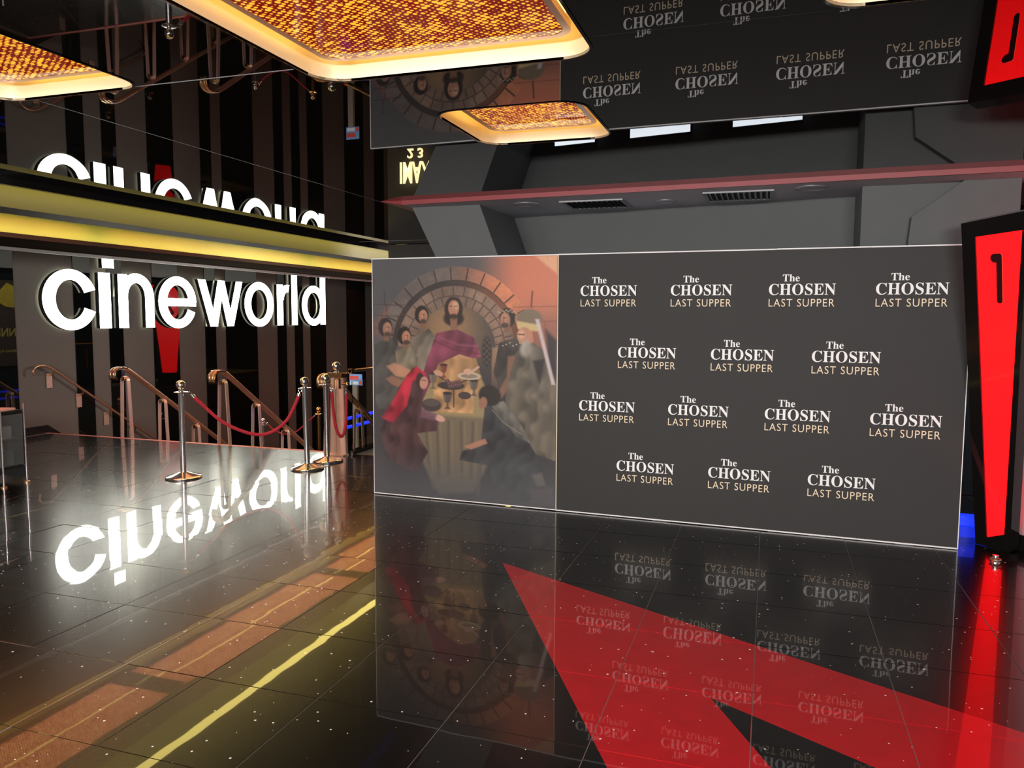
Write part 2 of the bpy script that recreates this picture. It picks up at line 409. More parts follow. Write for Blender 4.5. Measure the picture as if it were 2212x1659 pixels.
# ================================================================== CEILING: black mirror panels with coffers
COF = [((-1.87, -.67), (1.35, 3.05)), ((-3.50, -2.66), (1.95, 2.86)), ((-1.625, -.868), (3.63, 4.43)), ((.13, .98), (1.95, 2.83))]
def rrect(x0, x1, y0, y1, r, n=8):
    P = []
    for cx, cy, a in ((x1-r, y1-r, 0), (x0+r, y1-r, PI/2), (x0+r, y0+r, PI), (x1-r, y0+r, 1.5*PI)):
        for i in range(n+1):
            t = a+PI/2*i/n; P.append((cx+r*math.cos(t), cy+r*math.sin(t)))
    return P
ceil = tag(empty('ceiling'), kind='structure')
def ceil_mesh(outer, holes):
    loops = [[Vector((x, y, 0)) for x, y in outer]]+[[Vector((x, y, 0)) for x, y in h] for h in holes]
    tr = tessellate_polygon(loops); allv = [v for l in loops for v in l]
    bm = bmesh.new(); vs = [bm.verts.new((v.x, v.y, H)) for v in allv]
    for t in tr:
        try: bm.faces.new([vs[i] for i in t])
        except ValueError: pass
    for p, n in (((-3.315, 0, 0), (1, 0, 0)), ((0, 2.84, 0), (0, 1, 0)), ((0, -.6, 0), (0, 1, 0)), ((0, 9.6, 0), (0, 1, 0)), ((0, 14, 0), (0, 1, 0))):
        bmesh.ops.bisect_plane(bm, geom=bm.verts[:]+bm.edges[:]+bm.faces[:], plane_co=p, plane_no=n)
    return bm
def key(c): return (c.x < -3.315, c.y < -.6, c.y < 2.84, c.y < 9.6, c.y < 14)
outer = [(-5.38, -3.2), (3.9, -3.2), (3.9, 5.90), (.6, 6.05), (-3.315, 6.29), (-3.315, 20.8), (-5.38, 20.8)]
holes = [rrect(*c[0], *c[1], .13) for c in COF]
bm0 = ceil_mesh(outer, holes)
cells = {}
for f in bm0.faces: cells.setdefault(key(f.calc_center_median()), []).append([v.co.copy() for v in f.verts])
bm0.free()
TILT = {}
for i, (k, fs) in enumerate(sorted(cells.items())):
    b = MB()
    for f in fs:
        nrm = (f[1]-f[0]).cross(f[2]-f[0])
        if nrm.z > 0: f = f[::-1]
        b.face(f, ceil_gloss)
    b.build('ceiling_panel', ceil)
for x0, x1, y0, y1 in ((-7.34, -7.27, -3.2, 20.8), (-6.125, -6.1, -3.2, 20.8))+tuple((-7.27, -6.125, y-.13, y+.13) for y in (2.7, 7.05, 11.4, 15.75)):
    b = MB(); b.box((x0, y0, H), (x1, y1, H+.04), sign_black); b.build('beam_panel', ceil)
for ya, yb in ((-3.2, 2.57), (2.83, 6.92), (7.18, 11.27), (11.53, 15.62), (15.88, 20.8)):
    b = MB(); b.face([(-7.28, ya-.02, H+.03), (-7.28, yb+.02, H+.03), (-6.12, yb+.02, H+.03), (-6.12, ya-.02, H+.03)], led_strip_mesh); b.build('led_mesh_strip', ceil)
b = MB(); b.box((-9.6, -3.2, 2.95), (3.9, 20.8, 3.1), dark_paint); b.build('slab', ceil)
# thin bright seams between the mirror panels
b = MB()
b.box((-3.3175, 2.86, H-.0012), (-3.3125, 6.29, H+.01), vent_m)
b.box((-2.70, 2.837, H-.0015), (-1.87, 2.843, H+.01), vent_m); b.box((-.67, 2.8385, H-.0006), (3.9, 2.8415, H+.01), vent_dark)
b.box((-5.38, 2.837, H-.0015), (-3.5, 2.843, H+.01), vent_m); b.box((-5.38, 9.597, H-.0015), (-3.32, 9.603, H+.01), pale_edge)
b.build('seam_strip', ceil)

# coffers
def coffer(c, label):
    (x0, x1), (y0, y1) = c; cx, cy = (x0+x1)/2, (y0+y1)/2
    t = thing('ceiling_light', label, 'light', (cx, cy, H), 'lit coffers in the mirror ceiling')
    sx, sy = x1-x0, y1-y0
    def ring(inset, z, r): return [(x, y, z) for x, y in rrect(-sx/2+inset, sx/2-inset, -sy/2+inset, sy/2-inset, r)]
    def loft(b, A, B, m):
        n = len(A)
        for i in range(n): j = (i+1) % n; b.face([A[i], A[j], B[j], B[i]], m, True)
    b = MB(); loft(b, ring(-.012, -.003, .142), ring(0, -.003, .13), sign_black); loft(b, ring(0, -.003, .13), ring(0, .01, .13), sign_black)
    o = b.build('edge_trim', None); o.parent = t
    b = MB(); loft(b, ring(0, .0, .13), ring(0, .15, .13), brass_band); 
    A = ring(0, .15, .13); b.face([A[i] for i in range(len(A))], brass_band)
    o = b.build('gold_band', None); o.parent = t
    # led strip on top of the hanging panel, hidden behind its rim
    b = MB(); loft(b, ring(.085, .092, .07), ring(.085, .128, .07), amber_led)
    o = b.build('led_strip', None); o.parent = t
    ins = .066
    b = MB(); loft(b, ring(ins, .06, .09), ring(ins, .088, .09), rim_m); loft(b, ring(ins+.028, .06, .07), ring(ins, .06, .09), rim_m)
    loft(b, ring(ins, .088, .09), ring(.095, .088, .07), rim_m); loft(b, ring(ins+.028, .062, .07), ring(ins+.028, .06, .07), rim_m)
    o = b.build('panel_rim', None); o.parent = t
    A = ring(ins+.028, .062, .07)
    b = MB(); b.face(A[::-1], led_mesh); o = b.build('led_panel', None); o.parent = t
    return t
labs = ['large amber lit coffer at the top centre of the mirror ceiling', 'amber lit coffer at the top left corner of the ceiling',
        'smallest amber lit coffer, in the ceiling before the display board', 'amber coffer at top right of which only the rim shows']
for c, l in zip(COF, labs): coffer(c, l)

# ------------------------------------------------------------------ bulkheads with cove light over the stair head
cv = tag(empty('trim_1'), kind='structure')
def yprism(prof, m, name, parent, y0=-3.2, y1=20.8, side_m=None):
    b = MB(); b.prism([(x, y0, z) for x, z in prof], (0, y1-y0, 0), m); return b.build(name, parent, fix=True)
yprism([(-5.38, H+.02), (-5.38, 2.612), (-5.43, 2.612), (-5.43, H+.1), (-5.40, H+.1), (-5.40, H+.02)], sign_black, 'dark_lip', cv)
yprism([(-5.43, 2.80), (-5.76, 2.80), (-5.76, 2.78), (-5.43, 2.78)], olive_paint, 'slot_top', cv)
yprism([(-5.75, 2.50), (-5.75, 2.80), (-5.77, 2.80), (-5.77, 2.50)], olive_dark, 'gold_fascia', cv)
yprism([(-5.771, 2.50), (-5.771, 2.80), (-6.12, 2.80), (-6.12, 2.50)], taupe_dark, 'beam', cv)
yprism([(-5.52, 2.72), (-5.52, 2.695), (-5.66, 2.695), (-5.66, 2.72)], cove_led2, 'led_strip', cv)
cv2 = tag(empty('trim_2'), kind='structure')
yprism([(-7.32, 2.75), (-7.34, 2.75), (-7.34, 2.45), (-7.32, 2.45)], olive_paint, 'gold_fascia', cv2)
yprism([(-7.20, 2.418), (-8.02, 2.398), (-8.02, 2.45), (-7.24, 2.456), (-7.20, 2.456)], fascia_dark, 'underside', cv2)
yprism([(-7.20, 2.456), (-7.20, 2.464), (-7.21, 2.464), (-7.21, 2.456)], fascia_dark, 'lip', cv2)
yprism([(-7.215, 2.457), (-7.215, 2.462), (-7.245, 2.462), (-7.245, 2.457)], cove_led, 'led_strip', cv2)
yprism([(-8.02, 2.362), (-8.05, 2.362), (-8.05, 2.95), (-8.02, 2.95)], pale_edge, 'pale_edge', cv2)

# ================================================================== THE BAY behind the display board
sf = tag(empty('trim_3'), kind='structure')
b = MB()
b.prism([(-3.30, 6.29, H+.002), (-3.06, 6.275, H+.002), (-3.06, 6.275, 2.632), ], (0, .0001, 0), red_deep)
b = MB(); ln = [(-3.10, 6.28), (.6, 6.05), (3.9, 5.90)]
for i in range(2):
    (xa, ya), (xb, yb) = ln[i], ln[i+1]
    b.box_ = None
    b.add([(xa, ya, H+.03), (xb, yb, H+.03), (xb, yb, H-.037), (xa, ya, H-.037), (xa, ya+.02, H+.03), (xb, yb+.02, H+.03), (xb, yb+.02, H-.037), (xa, ya+.02, H-.037)],
          [(0, 3, 2, 1), (3, 7, 6, 2), (4, 5, 6, 7), (0, 4, 7, 3), (1, 2, 6, 5)], red_edge)
b.build('red_edge', sf)
b = MB(); b.add([(-3.315, 6.285, H), (-3.10, 6.28, H-.037), (-3.10, 7.6, H-.037), (-3.315, 7.6, H)], [(0, 1, 2, 3)], red_deep)
b.add([(-3.315, 6.285, H), (-3.10, 6.28, H), (-3.10, 6.28, H-.037)], [(0, 1, 2)], red_deep); b.build('red_return', sf)
b = MB(); b.add([(-3.10, 6.29, H-.036), (.6, 6.06, H-.036), (3.9, 5.91, H-.036), (3.9, 7.8, H-.036), (-3.10, 7.8, H-.036)], [(0, 1, 2, 3, 4)], soffit_paint)
b.build('soffit', sf)
b = MB(); b.add([(-2.45, 7.44), (.62, 6.893), (.62, 6.375), (1.27, 6.375), (2.6, 6.375)], [], bay_paint); b.v = []
W2 = [((-2.45, 7.44), (.62, 6.893)), ((.62, 6.893), (.62, 6.376)), ((.6195, 6.375), (1.33, 6.375))]
wb = tag(empty('wall_back'), kind='structure')
for i in range(3):
    (xa, ya), (xb, yb) = W2[i]
    b = MB(); d = Vector((xb-xa, yb-ya, 0)).normalized(); n = Vector((-d.y, d.x, 0))*(.12 if i != 1 else .1)
    b.prism([(xa, ya, 0), (xb, yb, 0), (xb, yb, H-.036), (xa, ya, H-.036)], n, bay_paint); b.build('wall_section', wb)
b = MB(); b.prism([(-3.083, 6.46, H-.037), (-2.437, 6.46, H-.037), (-1.43, 6.46, 0), (-1.74, 6.46, 0)], (0, 1.0, 0), bay_paint)
tag(b.build('wall_pier'), kind='structure')
b = MB(); b.prism([(1.27, 6.29, H-.037), (.945, 6.29, 2.386), (.929, 6.29, 2.2), (.91, 6.29, 1.5), (1.62, 6.29, 1.5), (1.62, 6.29, H-.037)], (0, .08, 0), bay_paint)
tag(b.build('wall_brace'), kind='structure')
b = MB(); b.prism([(1.690, 6.46, 0), (3.7, 3.75, 0), (3.7, 3.75, H), (1.690, 6.46, H)], (.1, .075, 0), pink_wall)
tag(b.build('wall_right'), kind='structure')
b = MB(); b.prism([(1.676, 6.45, 0), (3.69, 3.738, 0), (3.69, 3.738, .115), (1.676, 6.45, .115)], (.012, .009, 0), sign_black)
tag(b.build('baseboard_right'), kind='structure')
b = MB(); b.box((3.7, -3.2, 0), (3.9, 3.9, 3), taupe_dark); tag(b.build('wall_side'), kind='structure')
b = MB(); b.box((-9.6, -3.4, 0), (3.9, -3.2, 3), taupe_dark); tag(b.build('wall_rear'), kind='structure')

# ceiling fittings in the soffit
ZS = H-.037
def speaker(x, y, r, lab):
    t = thing('ceiling_speaker', lab, 'speaker', (x, y, ZS))
    b = MB(); b.lathe([(r, 0), (r*1.0, -.006), (r*.93, -.012), (r*.86, -.008), (r*.86, -.003)], (0, 0, 0), vent_m, 32); o = b.build('rim'); o.parent = t
    b = MB(); b.lathe([(r*.86, -.004), (r*.84, -.007), (1e-5, -.007)], (0, 0, 0), soffit_paint, 32); o = b.build('grille'); o.parent = t
speaker(-2.03, 6.53, .12, 'round flush ceiling disc nearest the grey slanted pier')
speaker(.261, 6.31, .12, 'round flush ceiling disc right of the second vent')
speaker(-.86, 6.68, .085, 'small round ceiling disc between the two vents')
def vent(x0, x1, y0, y1, lab):
    t = thing('ceiling_vent', lab, 'vent', ((x0+x1)/2, (y0+y1)/2, ZS), 'air vents in the bay soffit')
    hx, hy = (x1-x0)/2, (y1-y0)/2; w = .03
    b = MB()
    b.box((-hx, -hy, -.012), (hx, -hy+w, -.0005), vent_m); b.box((-hx, hy-w, -.012), (hx, hy, -.0005), vent_m)
    b.box((-hx, -hy+w, -.012), (-hx+w, hy-w, -.0005), vent_m); b.box((hx-w, -hy+w, -.012), (hx, hy-w, -.0005), vent_m)
    o = b.build('frame'); o.parent = t
    b = MB(); b.face([(-hx+w, -hy+w, -.001), (-hx+w, hy-w, -.001), (hx-w, hy-w, -.001), (hx-w, -hy+w, -.001)], vent_dark); o = b.build('duct'); o.parent = t
    n = 11; me = None
    for i in range(n):
        x = -hx+w+(2*hx-2*w)*(i+.5)/n
        if me is None:
            b = MB(); b.add([(-.012, -hy+w, -.002), (.006, -hy+w, -.016), (.006, hy-w, -.016), (-.012, hy-w, -.002), (-.010, -hy+w, -.001), (.008, -hy+w, -.015), (.008, hy-w, -.015), (-.010, hy-w, -.001)],
                            [(0, 1, 2, 3), (7, 6, 5, 4), (0, 4, 5, 1), (2, 6, 7, 3)], vent_m)
            o = b.build('slat'); me = o
        else:
            o = me.copy(); COL.objects.link(o)
        o.parent = t; o.location = (x, 0, 0)
vent(-1.72, -1.18, 6.45, 6.92, 'slatted square air vent in the soffit, the one left of the small disc')
vent(-.53, .0, 6.31, 6.80, 'slatted square air vent in the soffit, the one right of the small disc')
# lit screens low on the wall of the bay (seen only in the ceiling mirror)
for x0, x1, lab in ((-2.0, -1.58, 'leftmost of three white light boxes seen mirrored in the ceiling'), (-1.26, -.70, 'middle of three white light boxes seen mirrored in the ceiling'), (-.36, .21, 'rightmost of three white light boxes seen mirrored in the ceiling')):
    yb = 7.44-(x0+2.45)*.178; ye = 7.44-(x1+2.45)*.178
    t = thing('light_box', lab, 'light box', ((x0+x1)/2, (yb+ye)/2-.05, 1.9), 'white light boxes on the bay wall')
    b = MB(); b.prism([(x0, yb-.008, 1.90), (x1, ye-.008, 1.90), (x1, ye-.008, 2.075), (x0, yb-.008, 2.075)], (-.013, -.05, 0), sign_black); o = b.build('case', t)
    b = MB(); dz = .012
    b.prism([(x0+.01, yb-.062, 1.912), (x1-.01, ye-.062, 1.912), (x1-.01, ye-.062, 2.065), (x0+.01, yb-.062, 2.065)], (-.001, -.004, 0), white_lamp); b.build('diffuser', t)

# ================================================================== DISPLAY BOARD
PA = Vector((-3.464, 6.40, 0)); PB = Vector((1.339, 6.21, 0)); PD = (PB-PA).normalized(); PN = Vector((PD.y, -PD.x, 0)); PL = (PB-PA).length; PH = 2.18
def bp(s, z, out=0): return PA+PD*s+PN*out+Vector((0, 0, z))
brd = thing('display_board', 'long freestanding black display board with a painted supper scene and rows of titles', 'display board', tuple(bp(PL/2, 0)))
def panel_box(b, s0, s1, z0, z1, o0, o1, m):
    b.prism([bp(s0, z0, o1), bp(s1, z0, o1), bp(s1, z1, o1), bp(s0, z1, o1)], -PN*(o1-o0), m)
segs = [0, 1.09, 1.776, 2.76, 3.5, 4.14, PL]
b = MB(); panel_box(b, 1.782, PL-.006, .016, PH-.01, -.028, 0, board_black); b.build('text_board', brd)
b = MB(); panel_box(b, .006, 1.774, .016, PH-.01, -.028, 0, board_black); b.build('picture_board', brd)
b = MB(); panel_box(b, 1.7745, 1.7815, .016, PH-.01, -.028, .002, print_cream); o = b.build('divider_strip', brd)
for i in range(len(segs)-1):
    b = MB(); h = random.uniform(-.004, .004)
    panel_box(b, segs[i]+.001, segs[i+1]-.001, PH-.009+h*.5, PH+h*.5, -.03, .003, foam_edge); b.build('top_edge', brd)
    b = MB(); panel_box(b, segs[i]+.001, segs[i+1]-.001, .004+abs(h), .014+abs(h)*.5, -.03, .003, foam_edge); b.build('bottom_edge', brd)
for s0, s1 in ((0, .006), (PL-.006, PL)):
    b = MB(); panel_box(b, s0, s1, .003, PH-.004, -.03, .003, foam_edge); b.build('side_edge', brd)
for s0 in (.3, 1.4, 2.6, 3.8, 4.4):
    b = MB(); panel_box(b, s0, s0+.12, 0, .004, -.03, -.001, rack_black); b.build('foot', brd)

def bold(s):
    r = ''
    for ch in s:
        if 'A' <= ch <= 'Z': r += chr(0x1D400+ord(ch)-65)
        elif 'a' <= ch <= 'z': r += chr(0x1D41A+ord(ch)-97)
        else: r += ch
    return r
def text_faces(s, offset=0, res=4, spacing=1.):
    c = bpy.data.curves.new('txt', 'FONT'); c.body = s; c.size = 1; c.offset = offset; c.resolution_u = res; c.space_character = spacing
    o = bpy.data.objects.new('txt', c); COL.objects.link(o)
    bpy.context.view_layer.update()
    me = o.to_mesh(); vs = [v.co.copy() for v in me.vertices]; fs = [tuple(p.vertices) for p in me.polygons]
    o.to_mesh_clear(); bpy.data.objects.remove(o); bpy.data.curves.remove(c)
    x0 = min(v.x for v in vs); x1 = max(v.x for v in vs); y0 = min(v.y for v in vs); y1 = max(v.y for v in vs)
    return [((v.x-x0)/(x1-x0), (v.y-y0)/(y1-y0)) for v in vs], fs
TXT = {}
def place_text(b, s, fn, m, u0, u1, v0, v1, **k):
    kk = (s, str(k))
    if kk not in TXT: TXT[kk] = text_faces(s, **k)
    vs, fs = TXT[kk]
    P = [Vector(fn(u0+u*(u1-u0), v0+v*(v1-v0))) for u, v in vs]
    b.add(P, fs, m)
fn0 = lambda u, v: (u, 0, v)
b = MB()
place_text(b, bold('The'), fn0, print_white, .097, .217, .100, .153)
place_text(b, bold('CHOSEN'), fn0, print_white, .0, .470, -.002, .084)
place_text(b, 'LAST SUPPER', fn0, print_cream, .001, .464, -.088, -.030, spacing=1.14, offset=-.003)
logo0 = b.build('title_print')
first = True
for z, s0, n in ((1.832, 1.973, 4), (1.332, 2.296, 3), (.882, 1.973, 4), (.395, 2.300, 3)):
    for i in range(n):
        o = logo0 if first else logo0.copy()
        if not first: COL.objects.link(o)
        first = False
        o.parent = brd; o.location = bp(s0+.74*i, z, .0012)-brd.location
        o.rotation_euler = (0, 0, math.atan2(PD.y, PD.x))

# ---- the printed picture: a plain, generic vault-and-table scene, as coloured cells of a fine grid
def paint():
    NX, NY = 330, 430
    U, V = np.meshgrid((np.arange(NX)+.5)/NX, (np.arange(NY)+.5)/NY)      # V down from the top
    X = U*400; Y = V*520
    rng = np.random.RandomState(3)
    def noise(k, seed):
        r = np.random.RandomState(seed).rand(int(520/k)+3, int(400/k)+3)
        gx = X/k; gy = Y/k; ix = gx.astype(int); iy = gy.astype(int); fx = gx-ix; fy = gy-iy
        fx = fx*fx*(3-2*fx); fy = fy*fy*(3-2*fy)
        return (r[iy, ix]*(1-fx)+r[iy, ix+1]*fx)*(1-fy)+(r[iy+1, ix]*(1-fx)+r[iy+1, ix+1]*fx)*fy
    N = noise(40, 1)*.5+noise(15, 2)*.3+noise(6, 4)*.2
    def sm(x, a, b): t = np.clip((x-a)/(b-a), 0, 1); return t*t*(3-2*t)
    def c(*a): return np.array(a)/255.
    I = np.zeros((NY, NX, 3))+c(82, 80, 82)
    def over(col, a): 
        nonlocal I
        I = I*(1-a[..., None])+np.asarray(col)*a[..., None]
    def blob(cx, cy, rx, ry, ang=0, soft=.12):
        ca, sa = math.cos(ang), math.sin(ang); dx = X-cx; dy = Y-cy
        d = np.sqrt(((dx*ca+dy*sa)/rx)**2+((-dx*sa+dy*ca)/ry)**2); return 1-sm(d, 1-soft, 1+soft)
    def poly(pts, soft=1.4):
        ins = np.zeros(X.shape, bool); dmin = np.full(X.shape, 1e9); n = len(pts)
        for i in range(n):
            x0, y0 = pts[i]; x1, y1 = pts[(i+1) % n]
            cnd = ((y0 > Y) != (y1 > Y)); ins ^= cnd & (X < (x1-x0)*(Y-y0)/((y1-y0) if y1 != y0 else 1e-9)+x0)
            t = np.clip(((X-x0)*(x1-x0)+(Y-y0)*(y1-y0))/((x1-x0)**2+(y1-y0)**2+1e-9), 0, 1)
            dmin = np.minimum(dmin, np.hypot(X-x0-t*(x1-x0), Y-y0-t*(y1-y0)))
        return np.clip(.5+np.where(ins, dmin, -dmin)/soft/2, 0, 1)
    def line(pts, w, soft=1.):
        dmin = np.full(X.shape, 1e9)
        for (x0, y0), (x1, y1) in zip(pts[:-1], pts[1:]):
            t = np.clip(((X-x0)*(x1-x0)+(Y-y0)*(y1-y0))/((x1-x0)**2+(y1-y0)**2+1e-9), 0, 1)
            dmin = np.minimum(dmin, np.hypot(X-x0-t*(x1-x0), Y-y0-t*(y1-y0)))
        return np.clip((w+soft-dmin)/(2*soft), 0, 1)
    # wall: dusk grey at left, lamplit orange at right
    wall = sm(X, 215, 330)
    over(c(214, 120, 88), wall*(1-sm(Y, 60, 260))*.95)
    over(c(150, 92, 72), wall*sm(Y, 100, 150)*(1-sm(Y, 210, 300))*.7)
    over(c(196, 96, 62), blob(66, 135, 42, 34, 0, .5)*.85); over(c(180, 84, 58), blob(28, 150, 30, 20, 0, .6)*.5)
    over(c(228, 170, 130), poly([(355, 0), (400, 0), (400, 38)], 3)*.9)
    # arch of stones
    ax, ay = 186, 190
    r = np.hypot(X-ax, (Y-ay)*.98); th = np.arctan2(ay-Y, X-ax)
    ring = lambda a, b: sm(r, a-1.5, a+1.5)*(1-sm(r, b-1.5, b+1.5))*(Y < 190)
    warm = sm(X, 150, 290)
    stone = lambda s: (c(104, 92, 88)*s)[None, None]*(1-warm[..., None])+(c(206, 124, 88)*s)[None, None]*warm[..., None]
    def over_img(img, a):
        nonlocal I
        I = I*(1-a[..., None])+img*a[..., None]
    over_img(stone(1)*(.8+.4*N)[..., None], ring(140, 168))
    over(c(40, 34, 32), ring(138, 140.5)*.9)
    over_img(stone(.55)*(.8+.4*N)[..., None], ring(128, 139))
    over_img((c(126, 102, 88)[None, None]*(1-warm[..., None]*.3)+c(150, 110, 84)[None, None]*warm[..., None]*.3)*(.75+.5*N)[..., None], ring(88, 128))
    over(c(58, 48, 44), ring(107, 109)*.8)
    for k in range(15):
        a0 = PI*k/14+.05; da = np.abs(th-a0)*r; over(c(52, 38, 34), (1-sm(da, .8, 2.2))*ring(141, 167)*.8)
    for k in range(19):
        a0 = PI*k/18+.09; da = np.abs(th-a0)*r; over(c(58, 46, 40), (1-sm(da, .6, 1.8))*ring(88, 107)*.7)
    for k in range(17):
        a0 = PI*k/16+.02; da = np.abs(th-a0)*r; over(c(58, 46, 40), (1-sm(da, .6, 1.8))*ring(109, 127)*.7)
    # dim niche with warm centre
    niche = np.maximum(ring(-9, 88), ((X > 98) & (X < 274) & (Y >= 188) & (Y < 330)).astype(float))
    over(c(70, 62, 60), niche)
    over(c(176, 132, 88), niche*blob(172, 150, 62, 70, 0, .9)*.75)
    over(c(96, 76, 66), poly([(98, 188), (110, 188), (110, 300), (98, 300)])*.8); over(c(170, 130, 96), poly([(266, 188), (280, 188), (280, 290), (266, 290)])*.7)
    for wx, wy in ((134, 190), (256, 185)):
        over(c(52, 46, 44), blob(wx, wy+12, 11, 32, 0, .15))
        for q in range(-3, 5):
            over(c(112, 92, 76), line([(wx-11, wy+q*12), (wx+11, wy+q*12+22)], .7)*blob(wx, wy+12, 11, 32, 0, .1)*.7)
            over(c(112, 92, 76), line([(wx+11, wy+q*12), (wx-11, wy+q*12+22)], .7)*blob(wx, wy+12, 11, 32, 0, .1)*.7)
    # block courses on both side walls
    for y0 in (98, 122, 150): over(c(60, 44, 40), line([(0, y0), (72, y0+2)], .8)*.7)
    for y0 in (104, 134): over(c(120, 62, 46), line([(312, y0), (400, y0-2)], .8)*.6)
    for x0, y0 in ((32, 98), (58, 122), (20, 122), (44, 150)): over(c(60, 44, 40), line([(x0, y0), (x0+1, y0+26)], .8)*.7)
    for x0, y0 in ((350, 104), (376, 134)): over(c(120, 62, 46), line([(x0, y0), (x0, y0+28)], .8)*.5)
    over(c(92, 46, 34), line([(350, 72), (348, 102)], 1.6)*.8); over(c(60, 52, 50), line([(27, 70), (28, 98)], 1.6)*.8)
    # lower darkness
    over(c(46, 42, 44), sm(Y, 200, 300)*.75)
    # table
    over(c(150, 130, 92), poly([(112, 236), (236, 236), (262, 290), (276, 350), (88, 350), (96, 290)], 3))
    over(c(176, 160, 116), poly([(120, 238), (228, 238), (240, 262), (112, 262)], 6)*.6)
    over(c(112, 98, 80), poly([(88, 338), (276, 338), (262, 430), (228, 500), (150, 512), (112, 440)], 4))
    for k, (xa, xb) in enumerate(((120, 128), (146, 150), (172, 172), (200, 202), (226, 222), (250, 240))):
        over(c(70, 62, 54), line([(xa, 350), (xb, 470)], 2.2, 3)*.55); over(c(150, 132, 104), line([(xa+8, 350), (xb+9, 460)], 1.5, 3)*.35)
    over(c(128, 112, 92), line([(120, 442), (140, 500), (176, 470), (206, 462)], 3, 4)*.6)
    def robe(pts, col, seed, folds=6, lit=.25, ang=0.35):
        a = poly(pts); sh = noise(22, seed); st = .5+.5*np.sin((X*math.cos(ang)+Y*math.sin(ang))*.24+7*sh)
        over_img(np.asarray(col)[None, None]*(.66+.5*sh+.13*(st-.5))[..., None], a)
        return a
    skin = c(176, 122, 96); hair = c(40, 32, 30)
    def head(cx, cy, r, facing, hairc=hair, col=skin):
        # plain anonymous head: hair mass and a simply shaded face, no portrait
        over(hairc, blob(cx-facing*r*.15, cy-r*.1, r*.92, r*1.15, 0, .12))
        over(col*.72, poly([(cx-r*.2, cy+r*.5), (cx+r*.5, cy+r*.5), (cx+r*.4, cy+r*1.6), (cx-r*.3, cy+r*1.6)], 2))
        over(col*.9, blob(cx+facing*r*.3, cy+r*.12, r*.6, r*.86, 0, .12))
        over(np.clip(col*1.15, 0, 1), blob(cx+facing*r*.42, cy-r*.1, r*.34, r*.5, 0, .6)*.7)
        over(col*.55, blob(cx+facing*r*.62, cy+r*.1, r*.10, r*.4, 0, .6)*.5)
        over(hairc*1.2, blob(cx+facing*r*.34, cy+r*.74, r*.42, r*.28, 0, .35)*.75)
        over(hairc, line([(cx+facing*r*.1, cy-r*.12), (cx+facing*r*.36, cy-r*.14)], .9, 1)*.55); over(hairc, line([(cx+facing*r*.5, cy-r*.13), (cx+facing*r*.72, cy-r*.1)], .8, 1)*.5)
    # standing robed figures behind the table
    robe([(92, 170), (128, 150), (152, 176), (150, 260), (96, 280), (76, 210)], c(120, 108, 94), 11)
    head(114, 122, 17, .4)
    robe([(150, 205), (184, 180), (228, 196), (244, 250), (240, 300), (226, 262), (228, 330), (140, 330), (138, 262)], c(190, 142, 96), 12, ang=.05)
    robe([(146, 160), (190, 150), (228, 168), (244, 208), (226, 212), (196, 204), (150, 226), (112, 312), (98, 300), (124, 220)], c(134, 62, 82), 13)
    over(c(96, 40, 58), line([(140, 176), (190, 196), (238, 202)], 1.6, 2)*.7); over(c(164, 90, 108), line([(150, 168), (196, 184), (236, 186)], 1.6, 2.5)*.6)
    over(c(46, 34, 30), blob(184, 108, 20, 26, 0, .12)); over(c(46, 34, 30), blob(184, 128, 22, 16, 0, .2)); over(skin*.7, poly([(176, 120), (192, 120), (192, 152), (178, 152)], 2)); over(skin, blob(184, 106, 12, 17, 0, .12)); over(c(216, 170, 136), blob(188, 101, 7, 9, 0, .5)*.7); over(skin*.6, line([(185, 102), (186, 110)], 1, 1.2)*.5)
    over(hair, line([(176, 102), (181, 102)], .9, 1)*.6); over(hair, line([(187, 102), (192, 102)], .9, 1)*.6)
    over(c(50, 36, 30), blob(184, 125, 9, 7, 0, .25)*.85); over(skin*.8, poly([(176, 128), (192, 128), (190, 152), (178, 152)])*.7)
    over(c(60, 44, 36), line([(150, 252), (184, 272), (226, 252)], 1.3)*.9); over(c(60, 44, 36), line([(184, 272), (184, 318)], 1.3)*.8)
    robe([(282, 178), (316, 166), (338, 186), (330, 262), (286, 284), (270, 240)], c(66, 58, 52), 14)
    for k in range(7): over(c(200, 190, 170), blob(290+k*7, 184-(k % 3)*3, 1.5, 1.5)*.8)
    head(297, 128, 18, -.5); 
    for k in range(10): over(c(176, 150, 120), blob(280+k*4.2, 114-4*math.sin(k*.35)+(k % 2)*3, 2.4, 2)*.8)
    over(skin*.75, poly([(300, 206), (324, 202), (312, 262), (286, 296), (278, 286), (298, 248)], 2)*.9)
    # bearded elder at right
    robe([(318, 196), (352, 176), (388, 200), (400, 250), (400, 420), (330, 400), (292, 330), (300, 262)], c(104, 94, 80), 15, ang=.15)
    over(c(36, 32, 32), poly([(352, 214), (376, 210), (366, 262)], 3)*.9); over(c(40, 36, 38), poly([(378, 150), (400, 172), (400, 260), (384, 230)], 4)*.9)
    over(c(120, 104, 84), blob(344, 128, 26, 20, 0, .14)); over(c(204, 176, 120), poly([(318, 132), (366, 140), (362, 154), (320, 148)], 2)); 
    over(skin*1.05, blob(334, 163, 15, 18, 0, .1)); over(c(230, 176, 146), blob(328, 160, 7, 9, 0, .6)*.7); over(c(170, 160, 148), blob(337, 189, 12, 17, .2, .45)*.95); over(c(130, 118, 108), blob(344, 192, 8, 16, .2, .6)*.5); over(c(70, 54, 48), line([(322, 160), (334, 160)], 1.6)*.7)
    over(c(206, 186, 186), poly([(356, 128), (364, 128), (398, 262), (390, 262)], 2)*.95)
    # two men at left
    robe([(2, 186), (40, 168), (62, 200), (58, 330), (4, 330)], c(82, 78, 74), 16)
    head(30, 150, 18, .6)
    robe([(52, 200), (84, 186), (104, 214), (98, 262), (56, 268)], c(130, 118, 98), 17); head(74, 168, 17, .6)
